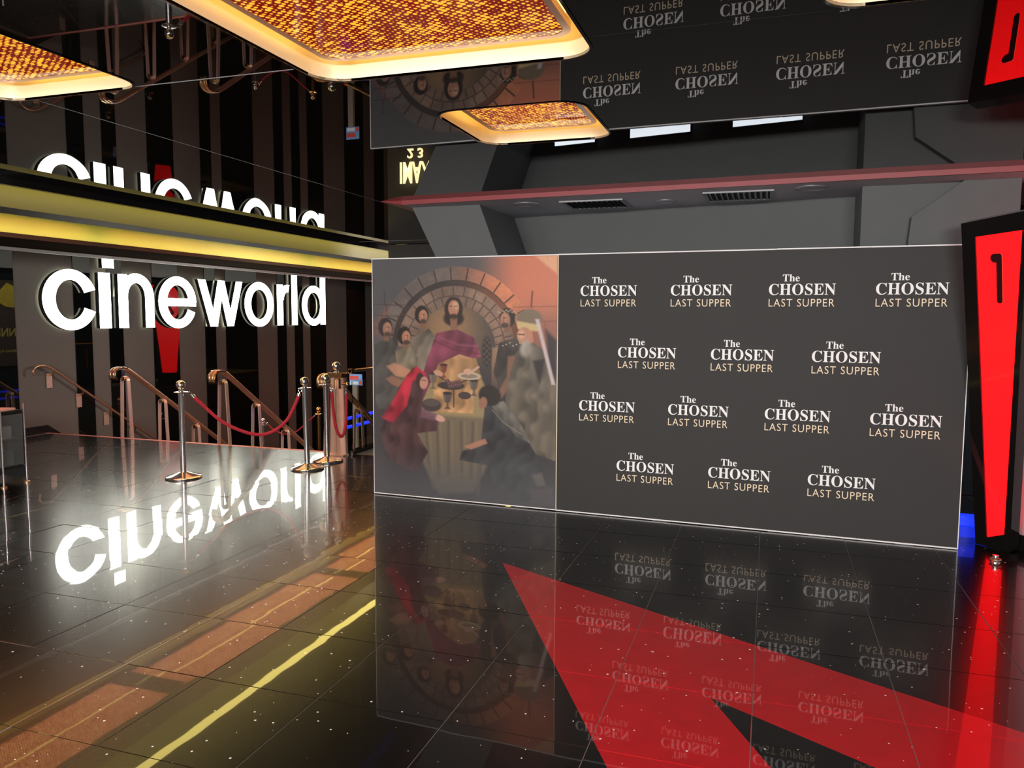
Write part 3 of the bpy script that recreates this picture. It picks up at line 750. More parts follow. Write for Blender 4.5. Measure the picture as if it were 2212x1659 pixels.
    over(c(190, 134, 104), poly([(30, 234), (50, 226), (98, 246), (96, 258), (52, 256)], 2.5)*.9)
    over(c(160, 108, 86), poly([(28, 262), (44, 254), (84, 272), (80, 284), (44, 276)], 2.5)*.8)
    # veiled woman, front left
    robe([(36, 330), (60, 280), (92, 236), (118, 250), (112, 330), (150, 350), (146, 372), (100, 380), (126, 420), (96, 470), (30, 440), (14, 380)], c(78, 52, 54), 18, ang=.2)
    robe([(16, 350), (40, 318), (78, 252), (100, 232), (122, 248), (112, 258), (92, 264), (78, 320), (44, 360)], c(188, 44, 62), 19)
    over(c(60, 40, 40), blob(108, 262, 9, 16, .1, .2)); over(c(190, 134, 116), blob(117, 268, 9.5, 14, .15, .15)); over(c(60, 36, 34), line([(112, 262), (122, 263)], .8)*.7)
    over(c(206, 156, 138), blob(152, 344, 13, 7, .3, .2)); over(c(112, 78, 90), poly([(112, 322), (146, 336), (142, 350), (108, 344)], 3)*.9)
    # seated hunched figure, front right
    robe([(252, 308), (286, 300), (326, 352), (372, 430), (392, 500), (330, 512), (270, 480), (262, 440), (196, 432), (204, 412), (244, 398)], c(58, 58, 60), 20, ang=.5)
    robe([(262, 306), (292, 300), (330, 350), (348, 386), (318, 372), (284, 336)], c(112, 108, 100), 21)
    over(c(44, 38, 36), blob(262, 290, 24, 22, .3, .14)); over(skin*.85, blob(248, 306, 9, 13, .2, .2)); 
    over(skin, poly([(206, 402), (252, 382), (258, 392), (222, 408)], 2)*.95)
    over(c(150, 140, 124), line([(268, 320), (292, 346), (330, 368)], 1.2, 1)*.6)
    over(c(120, 108, 96), poly([(352, 452), (372, 446), (382, 474), (362, 476)], 3)*.8); over(c(92, 80, 76), poly([(350, 482), (396, 474), (398, 512), (352, 512)], 4)*.8)
    over(c(96, 92, 84), line([(238, 446), (238, 506)], 4, 1.5)*.6)
    # vessels on the cloth
    def cup(x, y, s, col):
        over(col, poly([(x-9*s, y-14*s), (x+9*s, y-14*s), (x+6*s, y+2*s), (x+1.5*s, y+6*s), (x+2*s, y+12*s), (x+7*s, y+17*s), (x-7*s, y+17*s), (x-2*s, y+12*s), (x-1.5*s, y+6*s), (x-6*s, y+2*s)]))
        over(col*.6, blob(x, y-14*s, 9*s, 3*s, 0, .15)); over(np.clip(col*1.5, 0, 1), line([(x-5*s, y-10*s), (x-4*s, y)], 1, 1)*.5)
    cup(138, 262, 1.1, c(108, 94, 82)); cup(162, 240, .9, c(120, 62, 50)); cup(228, 274, 1.05, c(92, 82, 74)); cup(170, 304, 1.1, c(84, 72, 68))
    over(c(60, 50, 46), blob(178, 272, 30, 9, 0, .1)); 
    for k in range(14): over(c(92, 62, 66), blob(170+(k*7) % 30, 262+(k*5) % 13, 4, 4, 0, .3)); over(c(160, 120, 120), blob(169+(k*7) % 30, 261+(k*5) % 13, 1.4, 1.2, 0, .4)*.7)
    over(c(66, 56, 54), blob(208, 292, 14, 8, 0, .12)); over(c(66, 56, 56), blob(134, 316, 22, 14, 0, .12)); over(c(90, 78, 72), blob(134, 311, 18, 8, 0, .15)*.8)
    over(c(206, 190, 166), blob(218, 250, 25, 8, 0, .15)*.9); over(c(116, 96, 80), blob(218, 250, 19, 5, 0, .25)*.7); over(c(204, 168, 148), line([(216, 246), (238, 230)], 2.4, 1)*.9)
    over(c(196, 144, 118), blob(150, 246, 11, 6, .3, .2)); over(c(206, 156, 132), blob(214, 240, 9, 6, -.2, .2))
    # print fades to grey at foot and left edge: haze of light painted in
    over(c(84, 84, 88), sm(Y, 380, 520)*.78); over(c(92, 90, 94), (1-sm(X, 0, 60))*.35)
    over(c(84, 84, 88), np.full(X.shape, .12))  # thin veil of light haze painted over the whole print
    I *= (1+.05*(rng.rand(NY, NX, 1)-.5))
    I = np.clip(I, 0, 1)
    lin = np.where(I <= .04045, I/12.92, ((I+.055)/1.055)**2.4)
    return NX, NY, lin
NX, NY, IMG = paint()
IMG = np.clip((IMG-.012)*1.18, 0, 1)
me = bpy.data.meshes.new('picture_print')
gx, gy = np.meshgrid(np.linspace(.008, 1.772, NX+1), np.linspace(PH-.012, .018, NY+1))
base = np.array(bp(0, 0, .0012)-brd.location)
co = base[None, None, :]+gx[..., None]*np.array(PD)[None, None, :]+gy[..., None]*np.array([0, 0, 1.])[None, None, :]
co = co.reshape(-1, 3); nv = len(co)
idx = np.arange(nv).reshape(NY+1, NX+1)
q = np.stack([idx[1:, :-1], idx[1:, 1:], idx[:-1, 1:], idx[:-1, :-1]], -1).reshape(-1, 4)
me.vertices.add(nv); me.vertices.foreach_set('co', co.ravel())
me.loops.add(q.size); me.loops.foreach_set('vertex_index', q.ravel().astype(np.int32))
me.polygons.add(len(q)); me.polygons.foreach_set('loop_start', (np.arange(len(q))*4).astype(np.int32))
me.update(calc_edges=True)
at = me.color_attributes.new('print', 'FLOAT_COLOR', 'CORNER')
cc = np.repeat(np.concatenate([IMG.reshape(-1, 3), np.ones((NX*NY, 1))], 1), 4, axis=0)
at.data.foreach_set('color', cc.ravel().astype(np.float32))
pm, nt, pb = new_mat('printed picture'); an = nt.nodes.new('ShaderNodeAttribute'); an.attribute_name = 'print'
nt.links.new(an.outputs['Color'], pb.inputs['Base Color']); pb.inputs['Roughness'].default_value = .5
me.materials.append(pm); o = bpy.data.objects.new('picture_print', me); COL.objects.link(o); o.parent = brd
tag(o, 'printed scene of robed figures round a laid table under a stone arch')

# ================================================================== LIT WALL SIGN
XL0, XL1 = XW+.03, XW+.10
sign = thing('wall_sign', 'large white illuminated letters of the cinema name on the striped wall above the stairs', 'sign', (XW, 11.8, 1.98))
def stroke_letter(name, polys, parent=None):
    b = MB()
    for p in polys:
        b.prism([(XL1, y, z) for y, z in p], (XL0-XL1, 0, 0), letter_face, letter_side, letter_halo)
    o = b.build(name, sign); return o
def ring_poly(cy, cz, ry, rz, ty, tz, a0, a1, n=28):
    """elliptic stroke as quads; a in degrees"""
    out = []
    for i in range(n):
        t0 = math.radians(a0+(a1-a0)*i/n); t1 = math.radians(a0+(a1-a0)*(i+1)/n)
        out.append([(cy+ry*math.cos(t0), cz+rz*math.sin(t0)), (cy+ry*math.cos(t1), cz+rz*math.sin(t1)),
                    (cy+(ry-ty)*math.cos(t1), cz+(rz-tz)*math.sin(t1)), (cy+(ry-ty)*math.cos(t0), cz+(rz-tz)*math.sin(t0))])
    return out
def ring_letter(name, rings, extra=()):
    b = MB()
    for (cy, cz, ry, rz, ty, tz, a0, a1) in rings:
        n = 36; P = [[], [], [], []]
        for i in range(n+1):
            t = math.radians(a0+(a1-a0)*i/n); c_, s_ = math.cos(t), math.sin(t)
            P[0].append(Vector((XL1, cy+ry*c_, cz+rz*s_))); P[1].append(Vector((XL1, cy+(ry-ty)*c_, cz+(rz-tz)*s_)))
        D = Vector((XL0-XL1, 0, 0))
        for i in range(n):
            a, b_, c2, d = P[0][i], P[0][i+1], P[1][i+1], P[1][i]
            b.face([a, b_, c2, d], letter_face); b.face([d+D, c2+D, b_+D, a+D], letter_halo)
            b.face([a, a+D, b_+D, b_], letter_side); b.face([d, c2, c2+D, d+D], letter_side)
        if abs(a1-a0) < 359:
            for i in (0, n): b.face([P[0][i], P[0][i]+D, P[1][i]+D, P[1][i]], letter_side)
    for p in extra: b.prism([(XL1, y, z) for y, z in p], (XL0-XL1, 0, 0), letter_face, letter_side, letter_halo)
    return b.build(name, sign)
ZB, ZX = 1.44, 2.285
def rect(y0, y1, z0, z1): return [(y0, z0), (y1, z0), (y1, z1), (y0, z1)]
zc = (ZB+ZX)/2; rz = (ZX-ZB)/2+.012
SW = .215
ring_letter('letter', [(8.640, zc, .465, rz, .215, .150, 21, 337)])                                    # c
li = stroke_letter('letter', [rect(9.135, 9.355, ZB+.008, ZX-.008)])                                  # i
d = MB(); d.prism([(XL1, y, z) for y, z in rect(9.215, 9.435, 2.352, 2.545)], (XL0-XL1, 0, 0), letter_face, letter_side, letter_halo)
dd = d.build('dot'); dd.parent = li
ring_letter('letter', [(9.865, 1.93, .365, .37, .19, .150, 0, 180)], [rect(9.50, 9.69, ZB+.008, ZX-.01), rect(10.04, 10.23, ZB+.008, 1.932), ])   # n
ring_letter('letter', [(10.768, zc, .445, rz, .195, .145, 0, 337)], [rect(10.42, 11.205, 1.80, 1.93)])       # e
def wdiag(y0, y1, w, up=True): return [(y0, ZX-.01), (y0+w, ZX-.01), (y1+w, ZB+.008), (y1, ZB+.008)]
yw = 11.262
stroke_letter('letter', [wdiag(11.262, 11.56, .195), [(11.56, ZB+.008), (11.56+.195, ZB+.008), (11.965, ZX-.01), (11.785, ZX-.01)],
                         wdiag(11.785, 12.02, .18), [(12.02, ZB+.008), (12.20, ZB+.008), (12.475, ZX-.01), (12.29, ZX-.01)]])  # w
ring_letter('letter', [(12.985, zc, .458, rz, .20, .145, 0, 360)])                                       # o
ring_letter('letter', [(13.93, 1.95, .33, .33, .19, .15, 78, 175)], [rect(13.56, 13.765, ZB+.008, ZX-.01)])          # r
stroke_letter('letter', [rect(14.07, 14.275, ZB+.008, 2.55)])                                           # l
ring_letter('letter', [(14.90, zc, .455, rz, .20, .145, 0, 360)], [rect(15.16, 15.375, ZB+.008, 2.55)])                   # d

# ================================================================== HANDRAILS
def rail_pair(b, x, pts, r=.02, gap=.055, m=old_brass):
    for dx in (-gap/2, gap/2): b.tube(smooth_path([(x+dx, y, z) for y, z in pts], 5), r, m, 10)
def handrail(x, label, n_posts, wall=False):
    t = thing('handrail', label, 'handrail', (x, YE, 0 if not wall else .5), 'bronze stair handrails')
    slope = -.68
    z0 = .90
    pts = [(8.00, z0-.07), (7.985, z0-.02), (8.02, z0+.03), (8.10, z0+.05), (8.2, z0+.035), (8.32, z0-.03)]
    L = 2.35 if not wall else 1.9
    for i in range(1, 8): pts.append((8.32+L*i/7, z0-.03+slope*L*i/7))
    ye, ze = pts[-1]; pts += [(ye+.06, ze-.07), (ye+.05, ze-.14), (ye-.01, ze-.15)]
    b = MB(); rail_pair(b, x, pts, .021 if not wall else .018, .05 if not wall else .0, old_brass if not wall else old_brass); b.build('rail', t)
    if not wall:
        # broad curled end plate of the rail
        b = MB(); b.strip([(x, y, z) for y, z in ((8.01, z0-.10), (7.99, z0-.04), (8.0, z0+.01), (8.05, z0+.052), (8.12, z0+.06), (8.2, z0+.045))], .115, .012, brass, (1, 0, 0)); b.build('end_plate', t)
        for k in range(n_posts):
            y = 8.20+.66*k; zt = z0-.03 + (0 if k == 0 else slope*(y-8.32)) - .03; zb = 0 if k == 0 else -.17*max(0, math.ceil((y-YE)/.25))
            b = MB(); wt, wb = .052, .085
            path = [(x-wb, y, zb), (x-wt, y, zt-.06)]+[tuple(p) for p in arc((x, y, zt-.06), wt, PI, 0, 8)][1:]+[(x+wb, y, zb)]
            b.strip(path, .05, .014, copper, (0, 1, 0)); po = b.build('post', t)
            b = MB(); b.tube([(x-.0, y-.04, zt-.035), (x, y+.04, zt-.035)], .028, brass, 14); c2 = b.build('boss'); c2.parent = po
    else:
        for k in range(4):
            y = 8.3+.48*k; z = z0-.03+slope*(y-8.32)
            b = MB(); b.tube([(x, y, z-.02), (x, y, z-.06), (x-.03, y, z-.08), (XW+.022, y, z-.08)], .009, brass, 8)
            b.box((XW+.013, y-.045, z-.26), (XW+.022, y+.045, z-.06), copper); b.build('bracket', t)
    return t
handrail(-9.50, 'bronze handrail fixed by copper plates to the striped wall', 0, True)
handrail(-8.14, 'bronze handrail on copper posts, second from the striped wall', 4)
handrail(-6.575, 'bronze handrail on copper posts, third from the striped wall', 4)
handrail(-5.02, 'bronze handrail beside the glass balustrade', 3)
# newel group and balustrade
nw = thing('newel_post', 'thick copper newel post with a chrome ball at the glass balustrade', 'post', (-4.84, 8.05, 0))
for i, (dx, dy, w) in enumerate(((-.075, 0, .05), (-.02, -.03, .05), (.03, -.03, .05), (.08, .01, .05))):
    b = MB(); b.prism([(-4.84+dx*.75-.022, 8.05+dy, .93), (-4.84+dx*.75+.022, 8.05+dy, .93), (-4.84+dx+.026, 8.05+dy, .012), (-4.84+dx-.026, 8.05+dy, .012)], (0, .045, 0), copper); b.build('bar', nw)
b = MB(); b.box((-4.95, 7.99, 0), (-4.73, 8.12, .014), copper); b.build('foot_plate', nw)
b = MB(); b.strip([tuple(p) for p in [Vector((-4.83, 8.0, .80)), Vector((-4.83, 8.0, .88))]+arc((-4.80, 8.0, .90), .03, PI, 0, 8)+[Vector((-4.77, 8.0, .8))]], .03, .01, brass, (0, 1, 0)); b.build('loop', nw)
b = MB(); b.box((-4.93, 8.0, .93), (-4.74, 8.12, .985), brass); b.build('cap', nw)
b = MB(); b.lathe([(.03, 0), (.03, .012), (.016, .02), (.016, .04)], (-4.84, 8.05, .985), chrome, 20); b.sphere((-4.84, 8.05, 1.065), .05, chrome); b.build('ball', nw)
bl = thing('balustrade', 'glass balustrade with brass top rail and black kerb beside the stairs', 'balustrade', (-4.72, 9.5, 0))
b = MB(); b.box((-4.765, 8.14, 0), (-4.68, 14, .045), sign_black); b.build('kerb', bl)
b = MB(); b.tube([(-4.71, 8.13, 1.0), (-4.71, 14, 1.0)], .02, brass, 12); b.box((-4.735, 8.13, .975), (-4.685, 8.2, 1.03), brass); b.build('top_rail', bl)
for y0 in (8.2, 9.65, 11.1, 12.55):
    b = MB(); b.box((-4.727, y0, .045), (-4.717, y0+1.42, .88), glass_m); b.build('glass_pane', bl)
# ================================================================== STANCHIONS AND ROPES
def stanchion(x, y, lab, z=0, lean=(0, 0), m=chrome, h=1.0, group='chrome rope stanchions at the stair head'):
    t = thing('stanchion', lab, 'stanchion', (x, y, z), group)
    def P(b, n):
        o = b.build(n); o.parent = t
        o.rotation_euler = (lean[0], lean[1], 0) if n != 'base' else (0, 0, 0)
        return o
    b = MB(); b.lathe([(.174, 0), (.177, .006), (.177, .016), (.170, .022), (.15, .028), (.10, .042), (.055, .056), (.034, .062), (.034, .07)], (0, 0, 0), m, 48); P(b, 'base')
    b = MB(); b.lathe([(.029, .05), (.029, h-.115)], (0, 0, 0), m, 28); P(b, 'pole')
    b = MB(); b.lathe([(.029, h-.13), (.068, h-.126), (.070, h-.122), (.068, h-.118), (.032, h-.114)], (0, 0, 0), m, 32); P(b, 'rope_ring')
    b = MB(); b.lathe([(.024, h-.116), (.024, h-.105), (.017, h-.10), (.017, h-.09)], (0, 0, 0), m, 24); b.sphere((0, 0, h-.047), .047, m, 24, 16); P(b, 'ball_finial')
    return t
S1 = stanchion(-5.634, 6.387, 'chrome stanchion standing alone at the left end of the red rope')
S2 = stanchion(-4.71, 7.21, 'chrome stanchion at the right end of the long red rope', lean=(.0, -.02))
S3 = stanchion(-4.74, 7.66, 'chrome stanchion nearest the copper newel post', lean=(0, -.008))
def rope(path, name, lab, r=.0165, group='red ropes with chrome hooks', strands=True, n=160):
    t = thing(name, lab, 'rope', tuple(path[0]), group)
    P = smooth_path(path, 14)
    # arclength resample
    d = [0]
    for a, b_ in zip(P[:-1], P[1:]): d.append(d[-1]+(b_-a).length)
    Lt = d[-1]; Q = []
    j = 0
    for i in range(n+1):
        s = Lt*i/n
        while j < len(d)-2 and d[j+1] < s: j += 1
        k = (s-d[j])/max(1e-9, d[j+1]-d[j]); Q.append(P[j].lerp(P[j+1], k))
    b = MB(); cut = int(n*.035)
    if strands:
        for s in range(3):
            R = []
            for i in range(cut, n-cut+1):
                tt = (Q[min(i+1, n)]-Q[max(i-1, 0)]).normalized(); a = tt.cross(Vector((.3, .2, .9))).normalized(); c = tt.cross(a)
                an = 2*PI*(i/n*Lt/.075)+s*2*PI/3
                R.append(Q[i]+(a*math.cos(an)+c*math.sin(an))*r*.52)
            b.tube(R, r*.62, rope_red, 8)
    else: b.tube(Q[cut:n-cut+1], r, rope_red, 8)
    b.build('cord', t)
    for e in (0, 1):
        A = Q[0] if e == 0 else Q[-1]; B = Q[cut+2] if e == 0 else Q[n-cut-2]; dr = (B-A)
        b = MB(); b.tube([A+dr*.55, B], r*1.12, chrome, 12)
        b.tube([A+dr*.55, A+dr*.3], .005, chrome, 8)
        ring_c = A+dr*.12; sd = dr.normalized().cross(Vector((0, 0, 1))).normalized()
        b.tube([ring_c+dr.normalized()*math.cos(q/10*2*PI)*.016+Vector((0, 0, 1)).cross(sd).normalized()*0+sd.cross(dr.normalized())*math.sin(q/10*2*PI)*.016 for q in range(11)], .004, chrome, 6)
        b.build('hook', t)
    return t
rope([(-5.575, 6.44, .87), (-5.50, 6.51, .76), (-5.34, 6.65, .55), (-5.14, 6.82, .42), (-5.0, 6.95, .415), (-4.87, 7.06, .53), (-4.79, 7.13, .72), (-4.755, 7.17, .86)],
     'barrier_rope', 'long sagging red rope between two chrome stanchions')
rope([(-4.71, 7.72, .84), (-4.70, 7.735, .6), (-4.69, 7.77, .38), (-4.675, 7.83, .27), (-4.665, 7.89, .28), (-4.66, 7.94, .40), (-4.665, 7.965, .6), (-4.67, 7.975, .80)],
     'barrier_rope', 'short red rope hanging in a loop before the copper newel post')
b = MB(); b.tube([(-4.74, 8.0, .86), (-4.66, 7.985, .86)], .012, brass, 10); b.sphere((-4.66, 7.985, .86), .025, brass); b.build('rope_hook', nw)
# lower barrier seen over the stair edge
S4 = stanchion(-8.47, 11.6, 'small stanchion down the stairs left of the red lower rope', -1.98, h=1.82, m=chrome, group='stanchions on the lower landing')
S5 = stanchion(-7.40, 11.7, 'small brass stanchion down the stairs right of the red lower rope', -1.98, h=2.05, m=brass, group='stanchions on the lower landing')

rope([(-8.40, 11.6, -.24), (-8.25, 11.6, -.36), (-8.05, 11.6, -.42), (-7.85, 11.62, -.40), (-7.62, 11.66, -.22), (-7.44, 11.7, -.05)], 'barrier_rope', 'thin red rope far below, seen over the edge of the stairs', .013, strands=False, n=60)

# ================================================================== LOWER HALL LIGHTS AND POSTER (beyond the glass)
t = thing('light_strip', 'pair of blue light strips beyond the glass balustrade', 'light strip', (-5.62, 10.2, -1.0))
for z in (.19, .065):
    b = MB(); b.box((-5.64, 9.3, z), (-5.60, 11.2, z+.035), blue_lit); b.build('blue_tube', t)
for y in (9.5, 11.1):
    b = MB(); b.box((-5.66, y, -1.98), (-5.642, y+.02, .23), sign_black); b.build('support', t)
t = thing('hanging_poster', 'small blue and red poster hanging beyond the glass balustrade', 'poster', (-7.0, 12.3, .5))
pb_ = mat('poster blue', (.15, .3, .6), .5, vary=.5, scale=30, emit=(.15, .3, .6), es=.5); pr_ = mat('poster red', (.6, .08, .06), .5, vary=.3, scale=30, emit=(.6, .08, .06), es=.4); pw_ = mat('poster white', (.7, .8, .9), .5, vary=.3, scale=40, emit=(.7, .8, .9), es=.35)
b = MB(); b.box((-7.13, 12.3, .41), (-6.88, 12.312, .61), pb_); b.build('board', t)
b = MB(); b.box((-7.12, 12.296, .51), (-6.95, 12.3, .58), pr_); b.box((-7.11, 12.296, .425), (-6.96, 12.3, .48), pw_); b.box((-6.94, 12.296, .42), (-6.89, 12.3, .49), pr_); b.build('print', t)
b = MB(); b.box((-7.09, 12.3, -1.98), (-6.99, 12.36, .409), pale_edge); b.build('stand', t)

# ================================================================== SCREEN PYLON "1"
P1 = Vector((1.247, 5.798, 2.189)); Nv = Vector((.707, .654, .27)).normalized(); E1 = (Vector((1.452, 5.571, 2.204))-P1).normalized(); E2 = Nv.cross(E1).normalized()
if E2.z < 0: E2 = -E2
def on(p): p = Vector(p)-P1; return (p.dot(E1), p.dot(E2))
def pt(u, v, out=0): return P1+E1*u+E2*v-Nv*out
def pylon(name, lab, X=lambda p: p, glyph='1'):
    tl = on((1.172, 5.841, 2.282)); tr = on((1.66, 5.29, 2.34)); tr2 = on((1.70, 5.27, 2.2)); r1 = on((1.475, 5.565, 2.13)); br = on((1.672, 6.243, .002)); bl_ = on((1.498, 6.428, .002))
    r = [on(P1), on((1.452, 5.571, 2.204)), on((1.464, 5.584, 2.14)), on((1.629, 6.235, .133)), on((1.548, 6.347, .075))]
    c0 = X(pt(*bl_)); t = thing(name, lab, 'sign', (c0.x, c0.y, 0))
    def prism(b, poly, o0, o1, m, ms=None):
        b.prism([X(pt(u, v, o1)) for u, v in poly], X(pt(0, 0, o0))-X(pt(0, 0, o1)), m, ms)
    b = MB(); prism(b, [tl, r[0], r[4], bl_], -.10, 0, sign_black); prism(b, [tl, tr, tr2, r[2], r[1], r[0]], -.10, -.0005, sign_black)
    prism(b, [r[1], r[2], r1, br, bl_, r[4], r[3]], -.10, -.001, sign_black); b.build('frame', t)
    b = MB(); prism(b, r, -.08, -.012, red_lit); b.build('lit_panel', t)
    b = MB(); gl = []
    if glyph == '1':
        g0 = on((1.378, 5.762, 1.93)); ga = on((1.371, 5.742, 2.075)); gb = on((1.405, 5.798, 1.776))
        w = .019
        ax = Vector((gb[0]-ga[0], gb[1]-ga[1])).normalized(); nx = Vector((-ax.y, ax.x))
        if nx.x < 0: nx = -nx
        A = Vector(ga)+nx*.012; B = Vector(gb); pts = []
        for i in range(11): an = PI*i/10; pts.append(B+nx*w*math.cos(an)+ax*w*math.sin(an))
        bc = A-nx*.034+ax*.026; rb = .026
        pts.append(A-nx*w+ax*.03); pts.append(A-nx*w-ax*.004); pts.append(A+nx*(w-.008)-ax*.004); pts.append(A+nx*w+ax*.006)
        ball = [bc+nx*(.030*math.cos(2*PI*i/20)+.006)+ax*(.030*math.sin(2*PI*i/20)) for i in range(20)]
        b.prism([X(pt(q.x, q.y, -.0085)) for q in ball], X(pt(0, 0, -.012))-X(pt(0, 0, -.008)), glyph_m, glyph_edge)
        gl = [(p.x, p.y) for p in pts]
        b.prism([X(pt(u, v, -.008)) for u, v in gl], X(pt(0, 0, -.012))-X(pt(0, 0, -.008)), glyph_m, glyph_edge)
    else:
        for poly in ([(.12, -.25), (.15, -.25), (.15, -.62), (.12, -.62)], [(.0, -.46), (.18, -.46), (.18, -.49), (.0, -.49)], [(.0, -.46), (.03, -.46), (.13, -.25), (.10, -.25)]):
            b.prism([X(pt(u+.02, v, -.008)) for u, v in poly], X(pt(0, 0, -.012))-X(pt(0, 0, -.008)), glyph_m)
    b.build('number', t)
    return t
pylon('screen_sign', 'leaning red lit pylon sign with a black number 1 beside the display board')
# matching pylon further down the corridor, seen reflected in the black glass strip
t = thing('screen_sign', 'tapered red lit pylon sign with a black number 4, reflected in the wall glass', 'sign', (-5.95, 14.65, 0))
c4 = Vector((-5.95, 14.65, 0)); e4 = Vector((.736, -.677, 0)); n4 = Vector((-.677, -.736, 0))
def q4(u, z, o=0): return c4+e4*u+n4*o+Vector((0, 0, z))
b = MB(); b.prism([q4(-.42, 2.42), q4(.42, 2.42), q4(.24, .0), q4(-.24, .0)], -n4*.12, sign_black); b.build('frame', t)
b = MB(); b.prism([q4(-.34, 2.33, .012), q4(.34, 2.33, .012), q4(.15, .31, .012), q4(-.15, .31, .012)], -n4*.012, red_lit); b.build('lit_panel', t)
b = MB()
for pl4 in ([(.02, 1.95), (.07, 1.95), (.07, 1.55), (.02, 1.55)], [(-.13, 1.70), (.12, 1.70), (.12, 1.655), (-.13, 1.655)], [(-.13, 1.70), (-.08, 1.70), (.06, 1.95), (.01, 1.95)]):
    b.prism([q4(u, z, .02) for u, z in pl4], -n4*.006, glyph_m)
b.build('number', t)
# floor bracket at the pylon foot
t = thing('door_stop', 'small metal door stop on the floor at the foot of the red pylon', 'door stop', (1.52, 5.98, 0))
b = MB(); b.lathe([(.03, 0), (.03, .006), (.012, .01), (.012, .035), (.02, .04), (.02, .05), (1e-5, .053)], (1.52, 5.98, 0), chrome, 20); b.build('pin', t)
b = MB(); b.tube([tuple(p) for p in arc((1.52, 5.98, .02), .032, 0, 2*PI, 16, (1, 0, 0), (0, 1, 0))], .006, old_brass, 8); b.build('ring', t)
# blue lit plinth just behind the right end of the board
t = thing('blue_plinth', 'low blue lit box on the floor behind the right end of the display board', 'light', (1.48, 6.65, 0))
b = MB(); b.box((1.34, 6.62, .085), (1.62, 6.70, .16), blue_lit); b.build('upper_light', t)
bd = mat('blue led dim', (.02, .02, .3), .4, emit=(.005, .03, .8), es=.8, vary=0)
b = MB(); b.box((1.34, 6.60, 0), (1.62, 6.70, .08), bd); b.build('lower_light', t)

# ================================================================== CORRIDOR behind the board (reflected in ceiling and glass)
b = MB(); b.box((-5.2, 10.1, 0), (-3.5, 10.2, 2.66), taupe_dark); tag(b.build('wall_corridor'), kind='structure')
t = thing('backlit_sign', 'warm backlit capital letters seen upside down in the mirror ceiling', 'sign', (-4.72, 10.05, 1.7))
def txt_block(s, x0, x1, z0, z1, y, m, depth, mb, name, par, off=.02):
    vs, fs = text_faces(s, offset=off)
    b = MB(); b.add([(x0+u*(x1-x0), y, z0+v*(z1-z0)) for u, v in vs], fs, m)
    o = b.build(name, par); sd = o.modifiers.new('depth', 'SOLIDIFY'); sd.thickness = depth; sd.offset = 1 
    return o
txt_block('IMAX', -4.97, -4.5, 1.555, 1.835, 10.04, imax_face, .02, None, 'lettering', t)
b = MB(); b.box((-4.965, 10.06, 1.68), (-4.955, 10.1, 1.70), sign_black); b.box((-4.515, 10.06, 1.68), (-4.505, 10.1, 1.70), sign_black); b.build('bracket', t)
t = thing('backlit_numeral', 'small warm backlit figures beside the capital letters in the mirror ceiling', 'sign', (-4.72, 10.05, 1.4))
txt_block('2 3', -4.86, -4.62, 1.36, 1.50, 10.04, imax_face, .02, None, 'lettering', t)
b = MB(); b.box((-4.845, 10.06, 1.42), (-4.835, 10.1, 1.44), sign_black); b.build('back_rail', t)
t = thing('pink_poster', 'pink and white poster seen upside down in the mirror ceiling', 'poster', (-4.3, 10.09, 1.4))
pk = mat('pink poster print', (.75, .35, .38), .5, vary=.4, scale=14, emit=(.75, .4, .42), es=.6)
b = MB(); b.box((-4.42, 10.085, 1.15), (-4.2, 10.098, 1.62), pk); b.build('sheet', t)
# film poster whose reflection shows in the glass strip at far left
t = thing('film_poster', 'lit film poster with yellow picture, reflected in the glass strip at the far left', 'poster', (-5.05, 11.3, 1.5))
py = mat('poster yellow', (.6, .5, .05), .5, vary=.5, scale=6, emit=(.6, .5, .05), es=.55); pd = mat('poster dark print', (.05, .035, .03), .5, vary=.5, scale=8, emit=(.04, .02, .02), es=.5)
ptx = mat('poster yellow text', (.6, .55, .1), .5, vary=0, emit=(.5, .45, .08), es=.6)
# the poster hangs on the corridor side and faces the striped wall
PXF = -5.22
b = MB(); b.box((PXF, 10.75, .6), (PXF+.03, 11.75, 2.35), sign_black); b.box((PXF, 10.78, 0), (PXF+.03, 10.84, .6), sign_black); b.box((PXF, 11.66, 0), (PXF+.03, 11.72, .6), sign_black); b.build('case', t)
def yz(b, y0, y1, z0, z1, m, x): b.face([(x, y0, z0), (x, y0, z1), (x, y1, z1), (x, y1, z0)], m)
b = MB(); yz(b, 10.80, 11.70, .65, 2.3, pd, PXF-.003); b.build('dark_print', t)
b = MB(); b.prism([(PXF-.006, 10.95, 1.95), (PXF-.006, 11.25, 2.25), (PXF-.006, 11.6, 2.1), (PXF-.006, 11.6, 1.75), (PXF-.006, 11.2, 1.8)], (.002, 0, 0), py); b.build('yellow_shape', t)
b = MB(); vs, fs = text_faces('WINNER'); b.add([(PXF-.007, 11.66-u*.8, 1.22+v*.16) for u, v in vs], fs, ptx)
vs, fs = text_faces('IN CINEMAS 4 JULY'); b.add([(PXF-.007, 11.66-u*.8, .90+v*.06) for u, v in vs], fs, ptx); b.build('lettering', t)

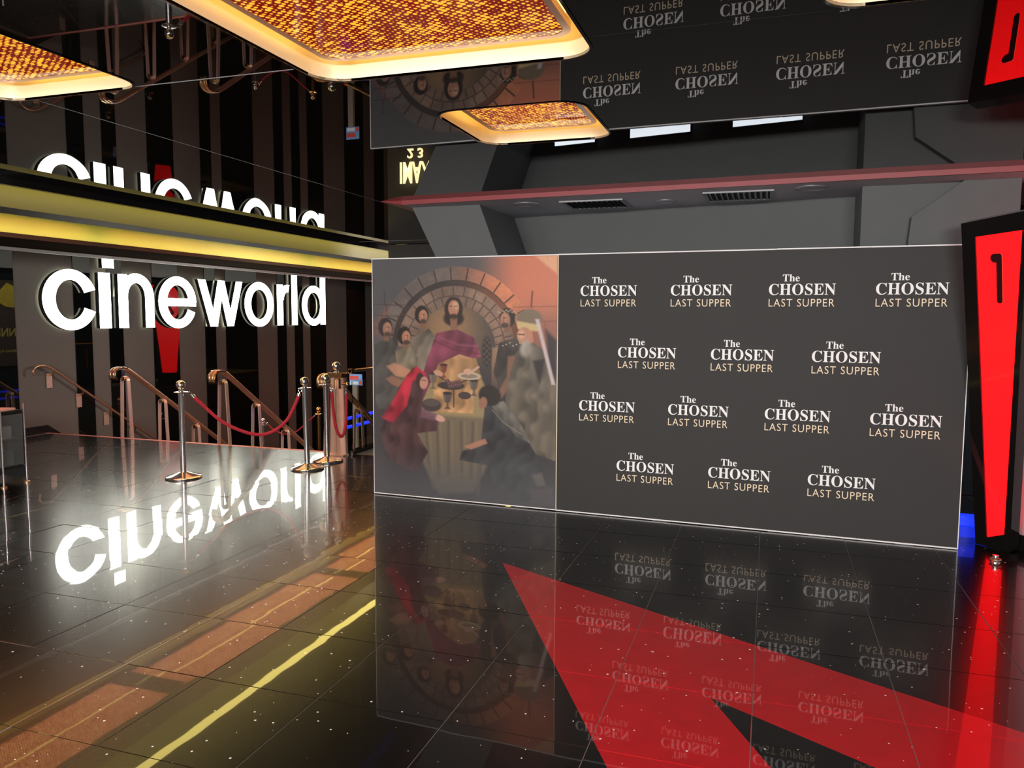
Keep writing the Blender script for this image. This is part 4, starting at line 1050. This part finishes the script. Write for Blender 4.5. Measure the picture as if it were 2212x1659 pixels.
# ================================================================== DISPLAY RACK at the left edge
rk = thing('display_rack', 'black shelf rack with chrome posts and clear side at the left edge', 'rack', (-7.3, 5.4, 0))
X0, X1, Y0, Y1 = -7.75, -6.93, 5.02, 5.70
for x, y in ((X1, Y1), (X1+.03, 5.43), (X1, Y0), (X0, Y0), (X0, Y1)):
    b = MB(); b.tube([(x, y, .02), (x, y, .79 if y > 5.6 else .74)], .009, chrome, 10); b.lathe([(.028, 0), (.028, .012), (.012, .02)], (x, y, 0), old_brass, 14); b.build('post', rk)
for z in (.16, .42, .70):
    b = MB(); b.box((X0+.01, Y0+.01, z), (X1-.01, Y1-.01, z+.025), rack_black); b.build('shelf', rk)
b = MB(); b.box((X1-.004, Y0+.02, .19), (X1-.001, Y1-.02, .69), clear_plastic); b.build('side_panel', rk)
b = MB(); b.box((X0+.01, Y1-.01, .05), (X1-.012, Y1-.004, .70), rack_black); b.build('back_panel', rk)
def slab(name, lab, cat, x, y, z, sx, sy, sz, m, rz=0, group=None, lid=None):
    t = MB(); t.box((-sx/2, -sy/2, 0), (sx/2, sy/2, sz), m)
    if lid: t.box((-sx/2-.004, -sy/2-.004, sz), (sx/2+.004, sy/2+.004, sz+.012), lid)
    o = t.build(name); o.location = (x, y, z); o.rotation_euler = (0, 0, rz); return tag(o, lab, cat, group)
slab('leaflet_stack', 'stack of pink leaflets on top of the rack, nearest its corner', 'leaflets', -7.05, 5.55, .7255, .15, .21, .018, paper_p, .2, 'leaflets on the rack top')
slab('leaflet_stack', 'stack of white leaflets on top of the rack', 'leaflets', -7.03, 5.32, .725, .15, .21, .02, paper_w, -.1, 'leaflets on the rack top')
slab('leaflet_stack', 'stack of red leaflets at the back of the rack top', 'leaflets', -7.28, 5.52, .725, .15, .21, .03, paper_r, .1, 'leaflets on the rack top')
slab('bag_bundle', 'white folded bags on the middle shelf of the rack', 'bags', -7.08, 5.50, .446, .16, .26, .12, paper_w, .3)
slab('storage_tub', 'grey plastic tub on the bottom shelf of the rack', 'tub', -7.15, 5.36, .186, .34, .5, .14, bin_grey, 0, None, bin_grey)
slab('storage_tub', 'small dark tub on the middle shelf of the rack', 'tub', -7.12, 5.22, .446, .24, .2, .16, rack_black, 0, None, bin_grey)
